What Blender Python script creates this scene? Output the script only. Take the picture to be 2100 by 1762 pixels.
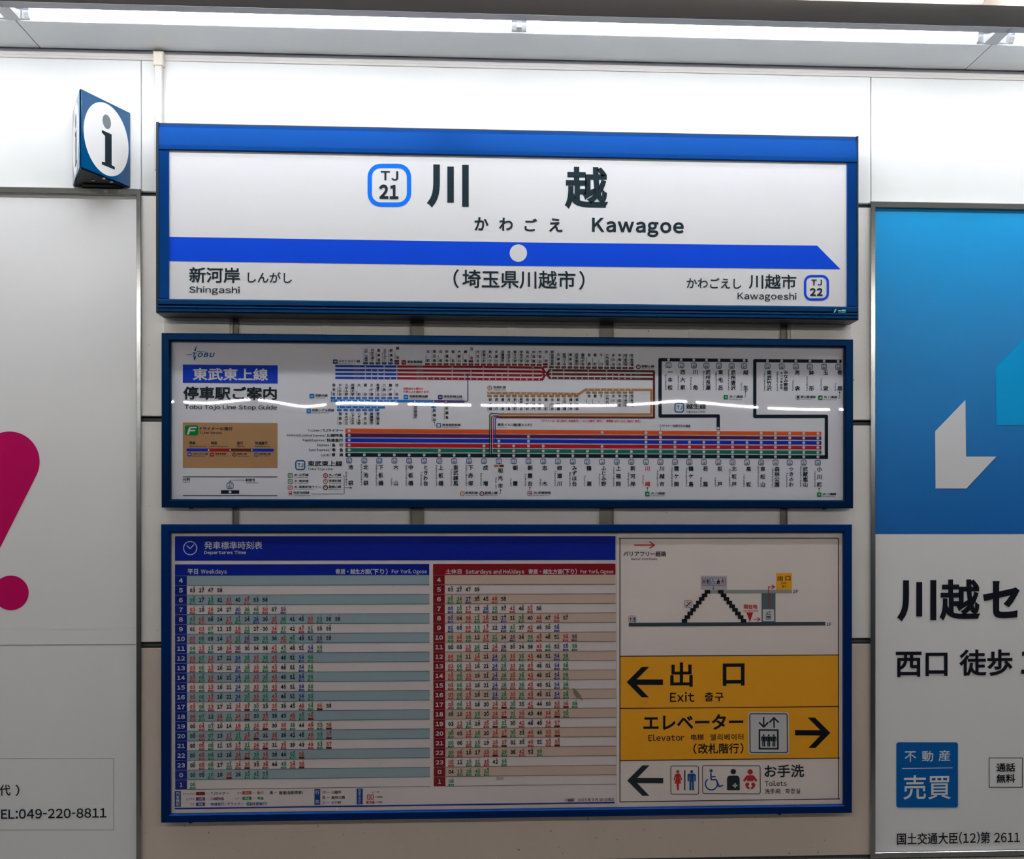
import bpy, math, random
import numpy as np

# ------------------------------------------------------------------ start: clear, camera, world, exposure
for o in list(bpy.data.objects):
    bpy.data.objects.remove(o)
SC = bpy.context.scene
COL = SC.collection
random.seed(7)

F, PX, PY = 2600.0, 1130.0, 1085.0          # focal length and principal point, in pixels of the 2100 x 1762 frame
D, EYE = 3.25, 1.5                          # distance of the camera from the wall, eye height
YAW = math.atan(F / (40900.0))
SN, CS = math.sin(YAW), math.cos(YAW)

cam = bpy.data.cameras.new('camera')
cam.sensor_width = 36.0
cam.lens = F / 2100 * 36
cam.shift_x = (1050 - PX) / 2100
cam.shift_y = (PY - 881) / 2100
cam.clip_start = 0.05
cam.clip_end = 200
cam_ob = bpy.data.objects.new('camera', cam)
COL.objects.link(cam_ob)
cam_ob.location = (0, -D, EYE)
cam_ob.rotation_euler = (math.pi / 2, 0, -YAW)
SC.camera = cam_ob

SC.view_settings.view_transform = 'Standard'
SC.view_settings.look = 'None'
SC.view_settings.gamma = 1
SC.view_settings.exposure = 0.0
SC.view_settings.use_curve_mapping = False

WORLD = bpy.data.worlds.new('world')
SC.world = WORLD
WORLD.use_nodes = True
WORLD.node_tree.nodes['Background'].inputs[0].default_value = (0.8, 0.88, 1.0, 1)
WORLD.node_tree.nodes['Background'].inputs[1].default_value = 0.10
TUBE_POWER = 10.0        # the tubes over the wall
ADDED_POWER = 26.0        # added row, unseen above the picture, that brightens the wall
ROW_POWER = 28.5          # the row of tubes above the platform edge
FAR_POWER = 42.0         # the row of tubes over the opposite platform


def at(px, py, Y=0.0):
    """the point on the vertical plane at depth Y that a pixel shows -> x, z"""
    px = np.asarray(px, float); py = np.asarray(py, float)
    a = (px - PX) / F
    dx = SN + CS * a
    dy = CS - SN * a
    t = (D + Y) / dy
    return dx * t, EYE + (PY - py) / F * t


def at_z(px, py, z):
    """the point on the horizontal plane at height z that a pixel shows -> x, Y"""
    a = (px - PX) / F
    t = (z - EYE) / ((PY - py) / F)
    return (SN + CS * a) * t, -D + (CS - SN * a) * t


def ax(px, Y=0.0):
    return float(at(px, 900, Y)[0])


def az(px, py, Y=0.0):
    return float(at(px, py, Y)[1])


# ------------------------------------------------------------------ materials
def lin(c):
    c = c / 255.0
    return c / 12.92 if c <= 0.04045 else ((c + 0.055) / 1.055) ** 2.4


def rgb(r, g, b):
    return (lin(r), lin(g), lin(b), 1)


MATS = {}


def mat(name, col, rough=0.5, metal=0.0, spec=0.5, emit=None, bump=None, noise=None, coat=0.0):
    if name in MATS:
        return MATS[name]
    m = bpy.data.materials.new(name)
    m.use_nodes = True
    nt = m.node_tree
    p = nt.nodes['Principled BSDF']
    p.inputs['Base Color'].default_value = rgb(*col)
    p.inputs['Roughness'].default_value = rough
    p.inputs['Metallic'].default_value = metal
    p.inputs['Specular IOR Level'].default_value = spec
    p.inputs['Coat Weight'].default_value = coat
    if emit:
        p.inputs['Emission Color'].default_value = (emit[0], emit[1], emit[2], 1)
        p.inputs['Emission Strength'].default_value = emit[3]
    tc = None
    if noise or bump:
        tc = nt.nodes.new('ShaderNodeNewGeometry')
    if noise:                                   # (scale, amount, stretch)
        mp = nt.nodes.new('ShaderNodeMapping')
        mp.inputs['Scale'].default_value = noise[2] if len(noise) > 2 else (1, 1, 1)
        nt.links.new(tc.outputs['Position'], mp.inputs['Vector'])
        n = nt.nodes.new('ShaderNodeTexNoise')
        n.inputs['Scale'].default_value = noise[0]
        n.inputs['Detail'].default_value = 4
        nt.links.new(mp.outputs[0], n.inputs['Vector'])
        r = nt.nodes.new('ShaderNodeMapRange')
        r.inputs['To Min'].default_value = 1 - noise[1]
        r.inputs['To Max'].default_value = 1 + noise[1]
        nt.links.new(n.outputs['Fac'], r.inputs['Value'])
        mx = nt.nodes.new('ShaderNodeVectorMath')
        mx.operation = 'SCALE'
        mx.inputs[0].default_value = rgb(*col)[:3]
        nt.links.new(r.outputs[0], mx.inputs['Scale'])
        nt.links.new(mx.outputs[0], p.inputs['Base Color'])
    if bump:
        mp = nt.nodes.new('ShaderNodeMapping')
        mp.inputs['Scale'].default_value = bump[2] if len(bump) > 2 else (1, 1, 1)
        nt.links.new(tc.outputs['Position'], mp.inputs['Vector'])
        n = nt.nodes.new('ShaderNodeTexNoise')
        n.inputs['Scale'].default_value = bump[0]
        nt.links.new(mp.outputs[0], n.inputs['Vector'])
        b = nt.nodes.new('ShaderNodeBump')
        b.inputs['Strength'].default_value = bump[1]
        b.inputs['Distance'].default_value = 0.002
        nt.links.new(n.outputs['Fac'], b.inputs['Height'])
        nt.links.new(b.outputs[0], p.inputs['Normal'])
    MATS[name] = m
    return m


def wall_mat(name, col, specks):
    """enamelled wall panels: faint mottling, small dark specks and grime"""
    m = mat(name, col, rough=0.38, spec=0.4)
    nt = m.node_tree
    p = nt.nodes['Principled BSDF']
    g = nt.nodes.new('ShaderNodeNewGeometry')
    n1 = nt.nodes.new('ShaderNodeTexNoise')
    n1.inputs['Scale'].default_value = 5
    n1.inputs['Detail'].default_value = 5
    nt.links.new(g.outputs['Position'], n1.inputs['Vector'])
    r1 = nt.nodes.new('ShaderNodeMapRange')
    r1.inputs['To Min'].default_value = 0.93
    r1.inputs['To Max'].default_value = 1.05
    nt.links.new(n1.outputs['Fac'], r1.inputs['Value'])
    n2 = nt.nodes.new('ShaderNodeTexNoise')
    n2.inputs['Scale'].default_value = 95
    n2.inputs['Detail'].default_value = 2
    nt.links.new(g.outputs['Position'], n2.inputs['Vector'])
    r2 = nt.nodes.new('ShaderNodeMapRange')
    r2.inputs['From Min'].default_value = specks
    r2.inputs['From Max'].default_value = specks + 0.03
    r2.inputs['To Min'].default_value = 1.0
    r2.inputs['To Max'].default_value = 0.35
    nt.links.new(n2.outputs['Fac'], r2.inputs['Value'])
    mu = nt.nodes.new('ShaderNodeMath')
    mu.operation = 'MULTIPLY'
    nt.links.new(r1.outputs[0], mu.inputs[0])
    nt.links.new(r2.outputs[0], mu.inputs[1])
    mx = nt.nodes.new('ShaderNodeVectorMath')
    mx.operation = 'SCALE'
    mx.inputs[0].default_value = rgb(*col)[:3]
    nt.links.new(mu.outputs[0], mx.inputs['Scale'])
    nt.links.new(mx.outputs[0], p.inputs['Base Color'])
    return m


def glass_mat(name, tint=(1, 1, 1)):
    m = bpy.data.materials.new(name)
    m.use_nodes = True
    nt = m.node_tree
    for n in list(nt.nodes):
        if n.type == 'BSDF_PRINCIPLED':
            nt.nodes.remove(n)
    out = [n for n in nt.nodes if n.type == 'OUTPUT_MATERIAL'][0]
    tr = nt.nodes.new('ShaderNodeBsdfTransparent')
    tr.inputs[0].default_value = (*tint, 1)
    gl = nt.nodes.new('ShaderNodeBsdfGlossy')
    gl.inputs['Roughness'].default_value = 0.015
    # Schlick's reflectance from the angle of view, the same on both faces of the thin sheet
    g = nt.nodes.new('ShaderNodeNewGeometry')
    dt = nt.nodes.new('ShaderNodeVectorMath'); dt.operation = 'DOT_PRODUCT'
    nt.links.new(g.outputs['Normal'], dt.inputs[0]); nt.links.new(g.outputs['Incoming'], dt.inputs[1])
    ab = nt.nodes.new('ShaderNodeMath'); ab.operation = 'ABSOLUTE'
    nt.links.new(dt.outputs['Value'], ab.inputs[0])
    iv = nt.nodes.new('ShaderNodeMath'); iv.operation = 'SUBTRACT'; iv.inputs[0].default_value = 1.0
    nt.links.new(ab.outputs[0], iv.inputs[1])
    pw = nt.nodes.new('ShaderNodeMath'); pw.operation = 'POWER'; pw.inputs[1].default_value = 5.0
    nt.links.new(iv.outputs[0], pw.inputs[0])
    fr = nt.nodes.new('ShaderNodeMath'); fr.operation = 'MULTIPLY_ADD'; fr.inputs[1].default_value = 0.96; fr.inputs[2].default_value = 0.04
    nt.links.new(pw.outputs[0], fr.inputs[0])
    mx = nt.nodes.new('ShaderNodeMixShader')
    nt.links.new(fr.outputs[0], mx.inputs[0])
    nt.links.new(tr.outputs[0], mx.inputs[1])
    nt.links.new(gl.outputs[0], mx.inputs[2])
    nt.links.new(mx.outputs[0], out.inputs['Surface'])
    MATS[name] = m
    return m


WALL_W = wall_mat('white_wall_enamel', (229, 230, 231), 0.80)
WALL_L = wall_mat('cream_wall_enamel', (250, 247, 243), 0.75)
WALL_D = wall_mat('darker_wall_enamel', (222, 208, 196), 0.725)  # darker and more speckled, for the lower row of panels
STEEL = mat('brushed_stainless', (192, 196, 196), rough=0.18, metal=1.0)
GALV = mat('galvanised_steel', (120, 118, 110), rough=0.45, metal=0.7, noise=(30, 0.3))
DARK = mat('dark_recess', (26, 28, 30), rough=0.7)
GREYBAR = mat('grey_backing_bar', (88, 96, 100), rough=0.6)
BLUE = mat('blue_metallic_paint', (0, 55, 122), rough=0.36, metal=0.5, spec=0.1, noise=(900, 0.16))
BLUE2 = mat('deep_blue_metallic_paint', (0, 43, 82), rough=0.28, metal=0.6, spec=0.1, noise=(900, 0.14))
NAVY = mat('navy_metallic_paint', (0, 48, 112), rough=0.3, metal=0.5, spec=0.08)
MAPF = mat('map_frame_paint', (0, 37, 76), rough=0.28, metal=0.6, spec=0.08)
PRISM = mat('glossy_blue_panel', (0, 80, 132), rough=0.12, spec=0.45)
DISC = mat('white_disc_film', (244, 244, 246), rough=0.3, spec=0.4)
EDGE = mat('dark_teal_edge', (2, 34, 52), rough=0.5, metal=0.2)
FACE = mat('sign_face_acrylic', (222, 222, 226), rough=0.42, spec=0.35)
SHEET = mat('map_sheet_paper', (234, 236, 246), rough=0.6, spec=0.2)
SHEET2 = mat('timetable_paper', (236, 227, 228), rough=0.6, spec=0.2, noise=(9, 0.05))
SHEET3 = mat('guide_paper', (248, 236, 234), rough=0.6, spec=0.2, noise=(9, 0.05))
POST_W = mat('poster_white_film', (232, 232, 234), rough=0.4, spec=0.3, noise=(4, 0.02))
SOFFIT = mat('soffit_grey_paint', (242, 246, 248), rough=0.3, spec=0.9, coat=0.5)
CEILO = mat('outer_ceiling_paint', (150, 150, 148), rough=0.7)
CEILB = mat('ceiling_brown_paint', (94, 85, 78), rough=0.8, noise=(3, 0.06))
TRIMW = mat('white_trim_plastic', (216, 212, 210), rough=0.5)
BEIGE = mat('beige_plastic_cap', (232, 222, 208), rough=0.5)
WHITE = mat('white_enamel_reflector', (240, 240, 242), rough=0.4)
MIRROR = mat('polished_reflector', (214, 220, 226), rough=0.07, metal=1.0)
FLANGE = mat('grey_fixture_flange', (150, 150, 156), rough=0.45, metal=0.2)
ACRYLIC = glass_mat('clear_acrylic_cover')
TUBE = mat('lit_fluorescent_tube', (255, 255, 255), emit=(0.93, 0.97, 1.0, TUBE_POWER))
ROWT = mat('lit_platform_tube', (255, 255, 255), emit=(1.0, 0.93, 0.84, ROW_POWER))
ADDEDT = mat('added_light_tube', (255, 255, 255), emit=(0.97, 0.99, 1.0, ADDED_POWER))  # tubes of the added, unseen row
FART = mat('lit_far_tube', (255, 255, 255), emit=(1.0, 0.98, 0.95, FAR_POWER))
FLOORM = mat('platform_floor_paving', (120, 116, 110), rough=0.6, noise=(6, 0.1))
FARM = mat('far_platform_concrete', (70, 70, 70), rough=0.8, noise=(2, 0.2))

INKS = {
    'ink': (24, 42, 52), 'black': (16, 22, 34), 'white': (222, 222, 226), 'blue': (0, 74, 226), 'badge': (0, 112, 238), 'badge2': (0, 70, 214),
    'tbblue': (0, 60, 200), 'hdrblue': (0, 36, 164), 'hourblue': (0, 38, 146), 'hdrred': (150, 20, 34), 'hourred': (140, 16, 32),
    'paleblue': (164, 187, 199), 'palepink': (220, 196, 182), 'lineblue': (60, 100, 125), 'linepink': (130, 95, 92),
    'tred': (196, 62, 56), 'tgreen': (0, 140, 88), 'tblue': (0, 60, 160), 'tpurple': (110, 45, 110), 'tbrown': (196, 80, 40), 'brownbox': (116, 36, 24),
    'orange': (232, 92, 34), 'purple': (92, 34, 98), 'rblue': (0, 52, 200), 'rred': (196, 22, 40), 'rgreen': (0, 128, 104), 'rblack': (12, 32, 50),
    'minato': (0, 62, 190), 'toyoko': (160, 20, 36), 'toyoko2': (214, 20, 46), 'fuku': (104, 44, 36), 'yura': (184, 136, 88), 'sotetsu': (0, 122, 214),
    'shin': (66, 46, 120), 'navyb': (0, 76, 140), 'note': (206, 54, 60), 'tan': (184, 144, 104), 'fgreen': (0, 140, 62),
    'tobu': (0, 84, 160), 'stbadge': (24, 100, 168), 'jrgreen': (0, 140, 80), 'grey': (120, 130, 136), 'smudge': (150, 138, 122), 'stain': (196, 186, 180),
    'yellow': (255, 182, 44), 'gred': (200, 42, 46), 'gblue': (0, 84, 160), 'darkbar': (62, 78, 88), 'lightbar': (160, 166, 166), 'shaft': (96, 114, 122),
    'boxgrey': (196, 194, 206), 'magenta': (190, 0, 92), 'cyan': (0, 160, 222), 'boxblue': (0, 92, 170), 'pline': (150, 146, 146), 'tealtext': (110, 200, 200),
}
for k, v in INKS.items():
    mat('print_' + k, v, rough=0.55, spec=0.12)


def grad_mat(name, z0, c0, z1, c1):
    """printed gradient, fixed to the poster's own height"""
    m = mat(name, c0, rough=0.35, spec=0.3)
    nt = m.node_tree
    g = nt.nodes.new('ShaderNodeNewGeometry')
    s = nt.nodes.new('ShaderNodeSeparateXYZ')
    nt.links.new(g.outputs['Position'], s.inputs[0])
    r = nt.nodes.new('ShaderNodeMapRange')
    r.inputs['From Min'].default_value = z0
    r.inputs['From Max'].default_value = z1
    nt.links.new(s.outputs['Z'], r.inputs['Value'])
    cr = nt.nodes.new('ShaderNodeValToRGB')
    cr.color_ramp.elements[0].color = rgb(*c0)
    cr.color_ramp.elements[1].color = rgb(*c1)
    nt.links.new(r.outputs[0], cr.inputs[0])
    nt.links.new(cr.outputs[0], nt.nodes['Principled BSDF'].inputs['Base Color'])
    return m


# ------------------------------------------------------------------ mesh helpers
def link_mesh(name, verts, faces, mats, parent=None, fmat=None, smooth=False):
    me = bpy.data.meshes.new(name)
    me.from_pydata([tuple(map(float, v)) for v in verts], [], faces)
    for m in mats:
        me.materials.append(m)
    if fmat is not None:
        me.polygons.foreach_set('material_index', fmat)
    if smooth:
        me.polygons.foreach_set('use_smooth', [True] * len(me.polygons))
    me.update()
    o = bpy.data.objects.new(name, me)
    COL.objects.link(o)
    if parent:
        o.parent = parent
    return o


class MB:
    """collects boxes, prisms and cylinders, in world coordinates, and links them as one mesh"""
    def __init__(self):
        self.v = []; self.f = []

    def add(self, v, f):
        n = len(self.v)
        self.v += list(v)
        self.f += [tuple(i + n for i in q) for q in f]
        return self

    def box(self, x0, x1, y0, y1, z0, z1, b=0.0):
        if x0 > x1: x0, x1 = x1, x0
        if y0 > y1: y0, y1 = y1, y0
        if z0 > z1: z0, z1 = z1, z0
        if b <= 0:
            v = [(x, y, z) for x in (x0, x1) for y in (y0, y1) for z in (z0, z1)]
            f = [(0, 1, 3, 2), (4, 6, 7, 5), (0, 4, 5, 1), (2, 3, 7, 6), (0, 2, 6, 4), (1, 5, 7, 3)]
            return self.add(v, f)
        # front (y0) edges chamfered
        o = [(x0, z0), (x1, z0), (x1, z1), (x0, z1)]
        i = [(x0 + b, z0 + b), (x1 - b, z0 + b), (x1 - b, z1 - b), (x0 + b, z1 - b)]
        v = [(x, y1, z) for x, z in o] + [(x, y0 + b, z) for x, z in o] + [(x, y0, z) for x, z in i]
        f = [(3, 2, 1, 0)] + [(k, (k + 1) % 4, 4 + (k + 1) % 4, 4 + k) for k in range(4)] + \
            [(4 + k, 4 + (k + 1) % 4, 8 + (k + 1) % 4, 8 + k) for k in range(4)] + [(8, 9, 10, 11)]
        return self.add(v, f)

    def prism_x(self, prof, x0, x1, m0=0.0, m1=0.0):
        """profile of (y, z) run along x; mitre: ends shift by m * (z distance from the first point)"""
        n = len(prof)
        z00 = prof[0][1]
        v = [(x0 + m0 * (z - z00), y, z) for y, z in prof] + [(x1 + m1 * (z - z00), y, z) for y, z in prof]
        f = [(k, (k + 1) % n, n + (k + 1) % n, n + k) for k in range(n)] + [tuple(range(n))[::-1], tuple(range(n, 2 * n))]
        return self.add(v, f)

    def prism_z(self, prof, z0, z1):
        n = len(prof)
        v = [(x, y, z0) for x, y in prof] + [(x, y, z1) for x, y in prof]
        f = [(k, (k + 1) % n, n + (k + 1) % n, n + k) for k in range(n)] + [tuple(range(n))[::-1], tuple(range(n, 2 * n))]
        return self.add(v, f)

    def cyl(self, p0, p1, r, n=16):
        p0 = np.array(p0, float); p1 = np.array(p1, float)
        d = p1 - p0
        d /= np.linalg.norm(d)
        a = np.cross(d, (0, 0, 1)) if abs(d[2]) < 0.9 else np.cross(d, (1, 0, 0))
        a /= np.linalg.norm(a)
        b = np.cross(d, a)
        v = [tuple(p + r * (math.cos(2 * math.pi * k / n) * a + math.sin(2 * math.pi * k / n) * b)) for p in (p0, p1) for k in range(n)]
        f = [(k, (k + 1) % n, n + (k + 1) % n, n + k) for k in range(n)] + [tuple(range(n))[::-1], tuple(range(n, 2 * n))]
        return self.add(v, f)

    def dome(self, c, r, h, n=12):
        """a screw head bulging towards -y"""
        v = []
        for j, (rr, hh) in enumerate(((1, 0), (0.92, 0.5), (0.6, 0.88))):
            v += [(c[0] + r * rr * math.cos(2 * math.pi * k / n), c[1] - h * hh, c[2] + r * rr * math.sin(2 * math.pi * k / n)) for k in range(n)]
        v.append((c[0], c[1] - h, c[2]))
        f = []
        for j in range(2):
            f += [(j * n + k, j * n + (k + 1) % n, (j + 1) * n + (k + 1) % n, (j + 1) * n + k) for k in range(n)]
        f += [(2 * n + k, 2 * n + (k + 1) % n, 3 * n) for k in range(n)]
        return self.add(v, f)

    def build(self, name, m, parent=None, smooth=False):
        return link_mesh(name, self.v, self.f, [m], parent, smooth=smooth)


def tag(o, label=None, cat=None, group=None, kind=None):
    if label: o['label'] = label
    if cat: o['category'] = cat
    if group: o['group'] = group
    if kind: o['kind'] = kind
    return o


def empty(name):
    o = bpy.data.objects.new(name, None)
    o.empty_display_size = 0.05
    COL.objects.link(o)
    return o


# ------------------------------------------------------------------ glyphs and printing
GLYPH = {}
WANT = set()
PRINTS = []


def full(c):
    return chr(ord(c) + 0xFEE0) if '!' <= c <= '~' else c


NARROW = set('()（）')


def make_glyphs():
    objs = []
    for ch, w, res in sorted(WANT):
        c = bpy.data.curves.new('glyph', 'FONT')
        c.body = ch
        c.size = 1
        c.resolution_u = res
        if w > 0:
            c.bevel_depth = w
            c.bevel_resolution = 0
        o = bpy.data.objects.new('glyph', c)
        COL.objects.link(o)
        objs.append((ch, w, res, o))
    dg = bpy.context.evaluated_depsgraph_get()
    dg.update()
    for ch, w, res, o in objs:
        oe = o.evaluated_get(dg)
        me = oe.to_mesh()
        n = len(me.vertices)
        co = np.empty(n * 3)
        me.vertices.foreach_get('co', co)
        co = co.reshape(-1, 3)
        fs = [tuple(p.vertices) for p in me.polygons if w == 0 or p.normal.z > -0.001]
        used = np.zeros(n, bool)
        for q in fs:
            used[list(q)] = True
        idx = np.cumsum(used) - 1
        GLYPH[(ch, w, res)] = (co[used][:, :2], [tuple(int(idx[i]) for i in q) for q in fs])
        oe.to_mesh_clear()
    for ch, w, res, o in objs:
        c = o.data
        bpy.data.objects.remove(o)
        bpy.data.curves.remove(c)


class Panel:
    """a printed face: photo pixels -> points on its plane, with its edges made straight"""
    def __init__(self, Y, top, bot, left=None, right=None):
        self.Y = Y
        self.tp = np.polyfit([p[0] for p in top], [p[1] for p in top], 2)
        self.bp = np.polyfit([p[0] for p in bot], [p[1] for p in bot], 2)
        xs = np.linspace(top[0][0], top[-1][0], 9)
        self.zt = float(np.mean(at(xs, np.polyval(self.tp, xs), Y)[1]))
        self.zb = float(np.mean(at(xs, np.polyval(self.bp, xs), Y)[1]))
        self.left = left or (top[0][0], bot[0][0])
        self.right = right or (top[-1][0], bot[-1][0])

    def W(self, px, py):
        px = np.asarray(px, float); py = np.asarray(py, float)
        t = np.polyval(self.tp, px); b = np.polyval(self.bp, px)
        v = (py - t) / (b - t)
        ml = (self.left[0] + self.left[1]) / 2; mr = (self.right[0] + self.right[1]) / 2
        L = self.left[0] + (self.left[1] - self.left[0]) * v
        R = self.right[0] + (self.right[1] - self.right[0]) * v
        u = (px - L) / (R - L)
        return at(ml + (mr - ml) * u, 900, self.Y)[0], self.zt + (self.zb - self.zt) * v


class Flat(Panel):
    def __init__(self, Y):
        self.Y = Y

    def W(self, px, py):
        return at(px, py, self.Y)


class Print:
    STEP = 0.00022

    def __init__(self, name, panel, parent, label=None):
        self.name = name; self.p = panel; self.parent = parent; self.items = []; self.label = label
        PRINTS.append(self)

    def box_w(self, x0, y0, x1, y1, ref='c'):
        xc = {'c': (x0 + x1) / 2, 'l': x0, 'r': x1}[ref]; yc = (y0 + y1) / 2
        X0 = float(self.p.W(x0, yc)[0]); X1 = float(self.p.W(x1, yc)[0])
        Z0 = float(self.p.W(xc, y0)[1]); Z1 = float(self.p.W(xc, y1)[1])
        return X0, Z0, X1, Z1

    def raw(self, xz, faces, col, lv):
        self.items.append(('m', xz, faces, col, lv))

    def rect(self, x0, y0, x1, y1, col, lv=1, ref='c'):
        X0, Z0, X1, Z1 = self.box_w(x0, y0, x1, y1, ref)
        self.raw([(X0, Z1), (X1, Z1), (X1, Z0), (X0, Z0)], [(0, 1, 2, 3)], col, lv)

    def poly(self, pts, col, lv=1):
        x, z = self.p.W([a for a, b in pts], [b for a, b in pts])
        xz = list(zip(x, z))
        ar = sum(xz[i][0] * xz[(i + 1) % len(xz)][1] - xz[(i + 1) % len(xz)][0] * xz[i][1] for i in range(len(xz)))
        if ar < 0: xz = xz[::-1]
        self.raw(xz, [tuple(range(len(pts)))], col, lv)

    def line(self, pts, w, col, lv=1, round_ends=False):
        for (x0, y0), (x1, y1) in zip(pts, pts[1:]):
            d = math.hypot(x1 - x0, y1 - y0) or 1
            nx, ny = -(y1 - y0) / d * w / 2, (x1 - x0) / d * w / 2
            self.poly([(x0 + nx, y0 + ny), (x1 + nx, y1 + ny), (x1 - nx, y1 - ny), (x0 - nx, y0 - ny)], col, lv)
        js = pts if round_ends else pts[1:-1]
        for x, y in js:
            self.disc(x, y, w / 2, col, lv + 0.3, 12)

    def disc(self, cx, cy, r, col, lv=1, n=20, ry=None):
        ry = ry or r
        self.poly([(cx + r * math.cos(2 * math.pi * k / n), cy + ry * math.sin(2 * math.pi * k / n)) for k in range(n)], col, lv)

    def rr_pts(self, x0, y0, x1, y1, r, n=6):
        out = []
        for cx, cy, a0 in ((x1 - r, y0 + r, -90), (x1 - r, y1 - r, 0), (x0 + r, y1 - r, 90), (x0 + r, y0 + r, 180)):
            for k in range(n + 1):
                a = math.radians(a0 + 90 * k / n)
                out.append((cx + r * math.cos(a), cy + r * math.sin(a)))
        return out

    def rrect(self, x0, y0, x1, y1, r, col, lv=1):
        self.poly(self.rr_pts(x0, y0, x1, y1, r), col, lv)

    def band(self, outer, inner, col, lv=1):
        n = len(outer)
        pts = outer + inner
        x, z = self.p.W([a for a, b in pts], [b for a, b in pts])
        self.raw(list(zip(x, z)), [(k, (k + 1) % n, n + (k + 1) % n, n + k) for k in range(n)], col, lv)

    def rring(self, x0, y0, x1, y1, r, t, col, lv=1, n=6):
        self.band(self.rr_pts(x0, y0, x1, y1, r, n), self.rr_pts(x0 + t, y0 + t, x1 - t, y1 - t, max(r - t, 0.3), n), col, lv)

    def ring(self, cx, cy, r, t, col, lv=1, n=28, a0=0, a1=360):
        A = [math.radians(a0 + (a1 - a0) * k / n) for k in range(n + 1)]
        o = [(cx + r * math.cos(a), cy + r * math.sin(a)) for a in A]
        i = [(cx + (r - t) * math.cos(a), cy + (r - t) * math.sin(a)) for a in A]
        for k in range(n):
            self.poly([o[k], o[k + 1], i[k + 1], i[k]], col, lv)

    def text(self, s, x0, y0, x1, y1, col, w=0.02, lv=2, res=2, mode='h', ref='c', gap=0.05, slant=0.0):
        """mode h: ink box fitted to the box; r: the same, turned a quarter clockwise"""
        seq = []
        for ch in s:
            f = full(ch)
            latin = f != ch
            if ch not in ' 　':
                WANT.add((f, w, res))
            seq.append((f, ch, latin))
        self.items.append(('t', seq, (x0, y0, x1, y1), col, w, lv, res, mode, ref, gap, slant))

    def vtext(self, s, cx, y0, y1, size, col, w=0.02, lv=2, res=1):
        n = len(s)
        for ch in s:
            WANT.add((full(ch), w, res))
        self.items.append(('v', s, cx, y0, y1, size, col, w, lv, res))

    def flush(self):
        V = []; Fc = []; M = []; mats = []; base = 0

        def mi(c):
            if c not in mats: mats.append(c)
            return mats.index(c)

        def put(xz, faces, col, lv):
            nonlocal base
            y = self.p.Y - 0.0004 - lv * self.STEP
            arr = np.empty((len(xz), 3))
            arr[:, [0, 2]] = np.asarray(xz, float)
            arr[:, 1] = y
            V.append(arr)
            k = mi(col)
            for q in faces:
                Fc.append(tuple(i + base for i in q)); M.append(k)
            base += len(xz)
        for it in self.items:
            if it[0] == 'm':
                put(*it[1:])
            elif it[0] == 't':
                _, seq, (x0, y0, x1, y1), col, w, lv, res, mode, ref, gap, slant = it
                X = 0.0
                vs = []; fs = []; n = 0
                for f, ch, latin in seq:
                    if ch == ' ': X += 0.30; continue
                    if ch == '　': X += 1.0; continue
                    co, fa = GLYPH[(f, w, res)]
                    if len(co) == 0: X += 0.5; continue
                    mn = co[:, 0].min(); mxx = co[:, 0].max()
                    if latin or ch in NARROW:
                        if ch == 'j': X -= 0.11
                        k = 0.42 if ch == '-' else 1.0
                        g = (co - np.array([mn, 0.0])) * np.array([k, 1.0]) + np.array([gap / 2, 0.0]); adv = (mxx - mn) * k + gap
                    else:
                        g = co; adv = 1.0
                    vs.append(g + np.array([X, 0.0]))
                    fs += [tuple(i + n for i in q) for q in fa]
                    n += len(g); X += adv
                if not vs: continue
                P = np.vstack(vs)
                if slant: P[:, 0] += slant * P[:, 1]
                mn = P.min(0); sz = P.max(0) - mn
                Q = (P - mn) / sz
                X0, Z0, X1, Z1 = self.box_w(x0, y0, x1, y1, ref)
                if mode == 'h':
                    xz = np.column_stack([X0 + (X1 - X0) * Q[:, 0], Z1 + (Z0 - Z1) * Q[:, 1]])
                else:
                    xz = np.column_stack([X0 + (X1 - X0) * Q[:, 1], Z0 + (Z1 - Z0) * Q[:, 0]])
                put(xz, fs, col, lv)
            else:
                _, s, cx, y0, y1, size, col, w, lv, res = it
                n = len(s)
                for k, ch in enumerate(s):
                    co, fa = GLYPH[(full(ch), w, res)]
                    if n > 1:
                        h = min(size, (y1 - y0) / n)
                        cy = y0 + h / 2 + (y1 - y0 - h) * k / (n - 1)
                    else:
                        h = size; cy = (y0 + y1) / 2
                    X0, Z0, X1, Z1 = self.box_w(cx - size / 2, cy - h / 2, cx + size / 2, cy + h / 2)
                    if ch in 'ー―':
                        c2 = np.column_stack([0.5 - (co[:, 1] - 0.38), 0.38 + (co[:, 0] - 0.5)])
                        co = c2
                        fa = [q[::-1] for q in fa]
                    xz = np.column_stack([X0 + (X1 - X0) * co[:, 0], Z1 + (Z0 - Z1) * (co[:, 1] + 0.12)])
                    put(xz, fa, col, lv)
        if not V: return
        me = bpy.data.meshes.new(self.name)
        A = np.vstack(V)
        me.from_pydata(A.tolist(), [], Fc)
        for c in mats:
            me.materials.append(MATS['print_' + c])
        me.polygons.foreach_set('material_index', M)
        me.update()
        o = bpy.data.objects.new(self.name, me)
        COL.objects.link(o)
        o.parent = self.parent
        if self.label: o['label'] = self.label
        if self.name == 'stop_dots': o['kind'] = 'stuff'

# ------------------------------------------------------------------ the setting
ZS = 2.702                                   # underside of the soffit and of the ceiling
XL, XR = -6.0, 6.2                           # how far the wall runs


def struct(o):
    o['kind'] = 'structure'
    return o


def avz(l, r, Y):
    return (az(l[0], l[1], Y) + az(r[0], r[1], Y)) / 2


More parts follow.
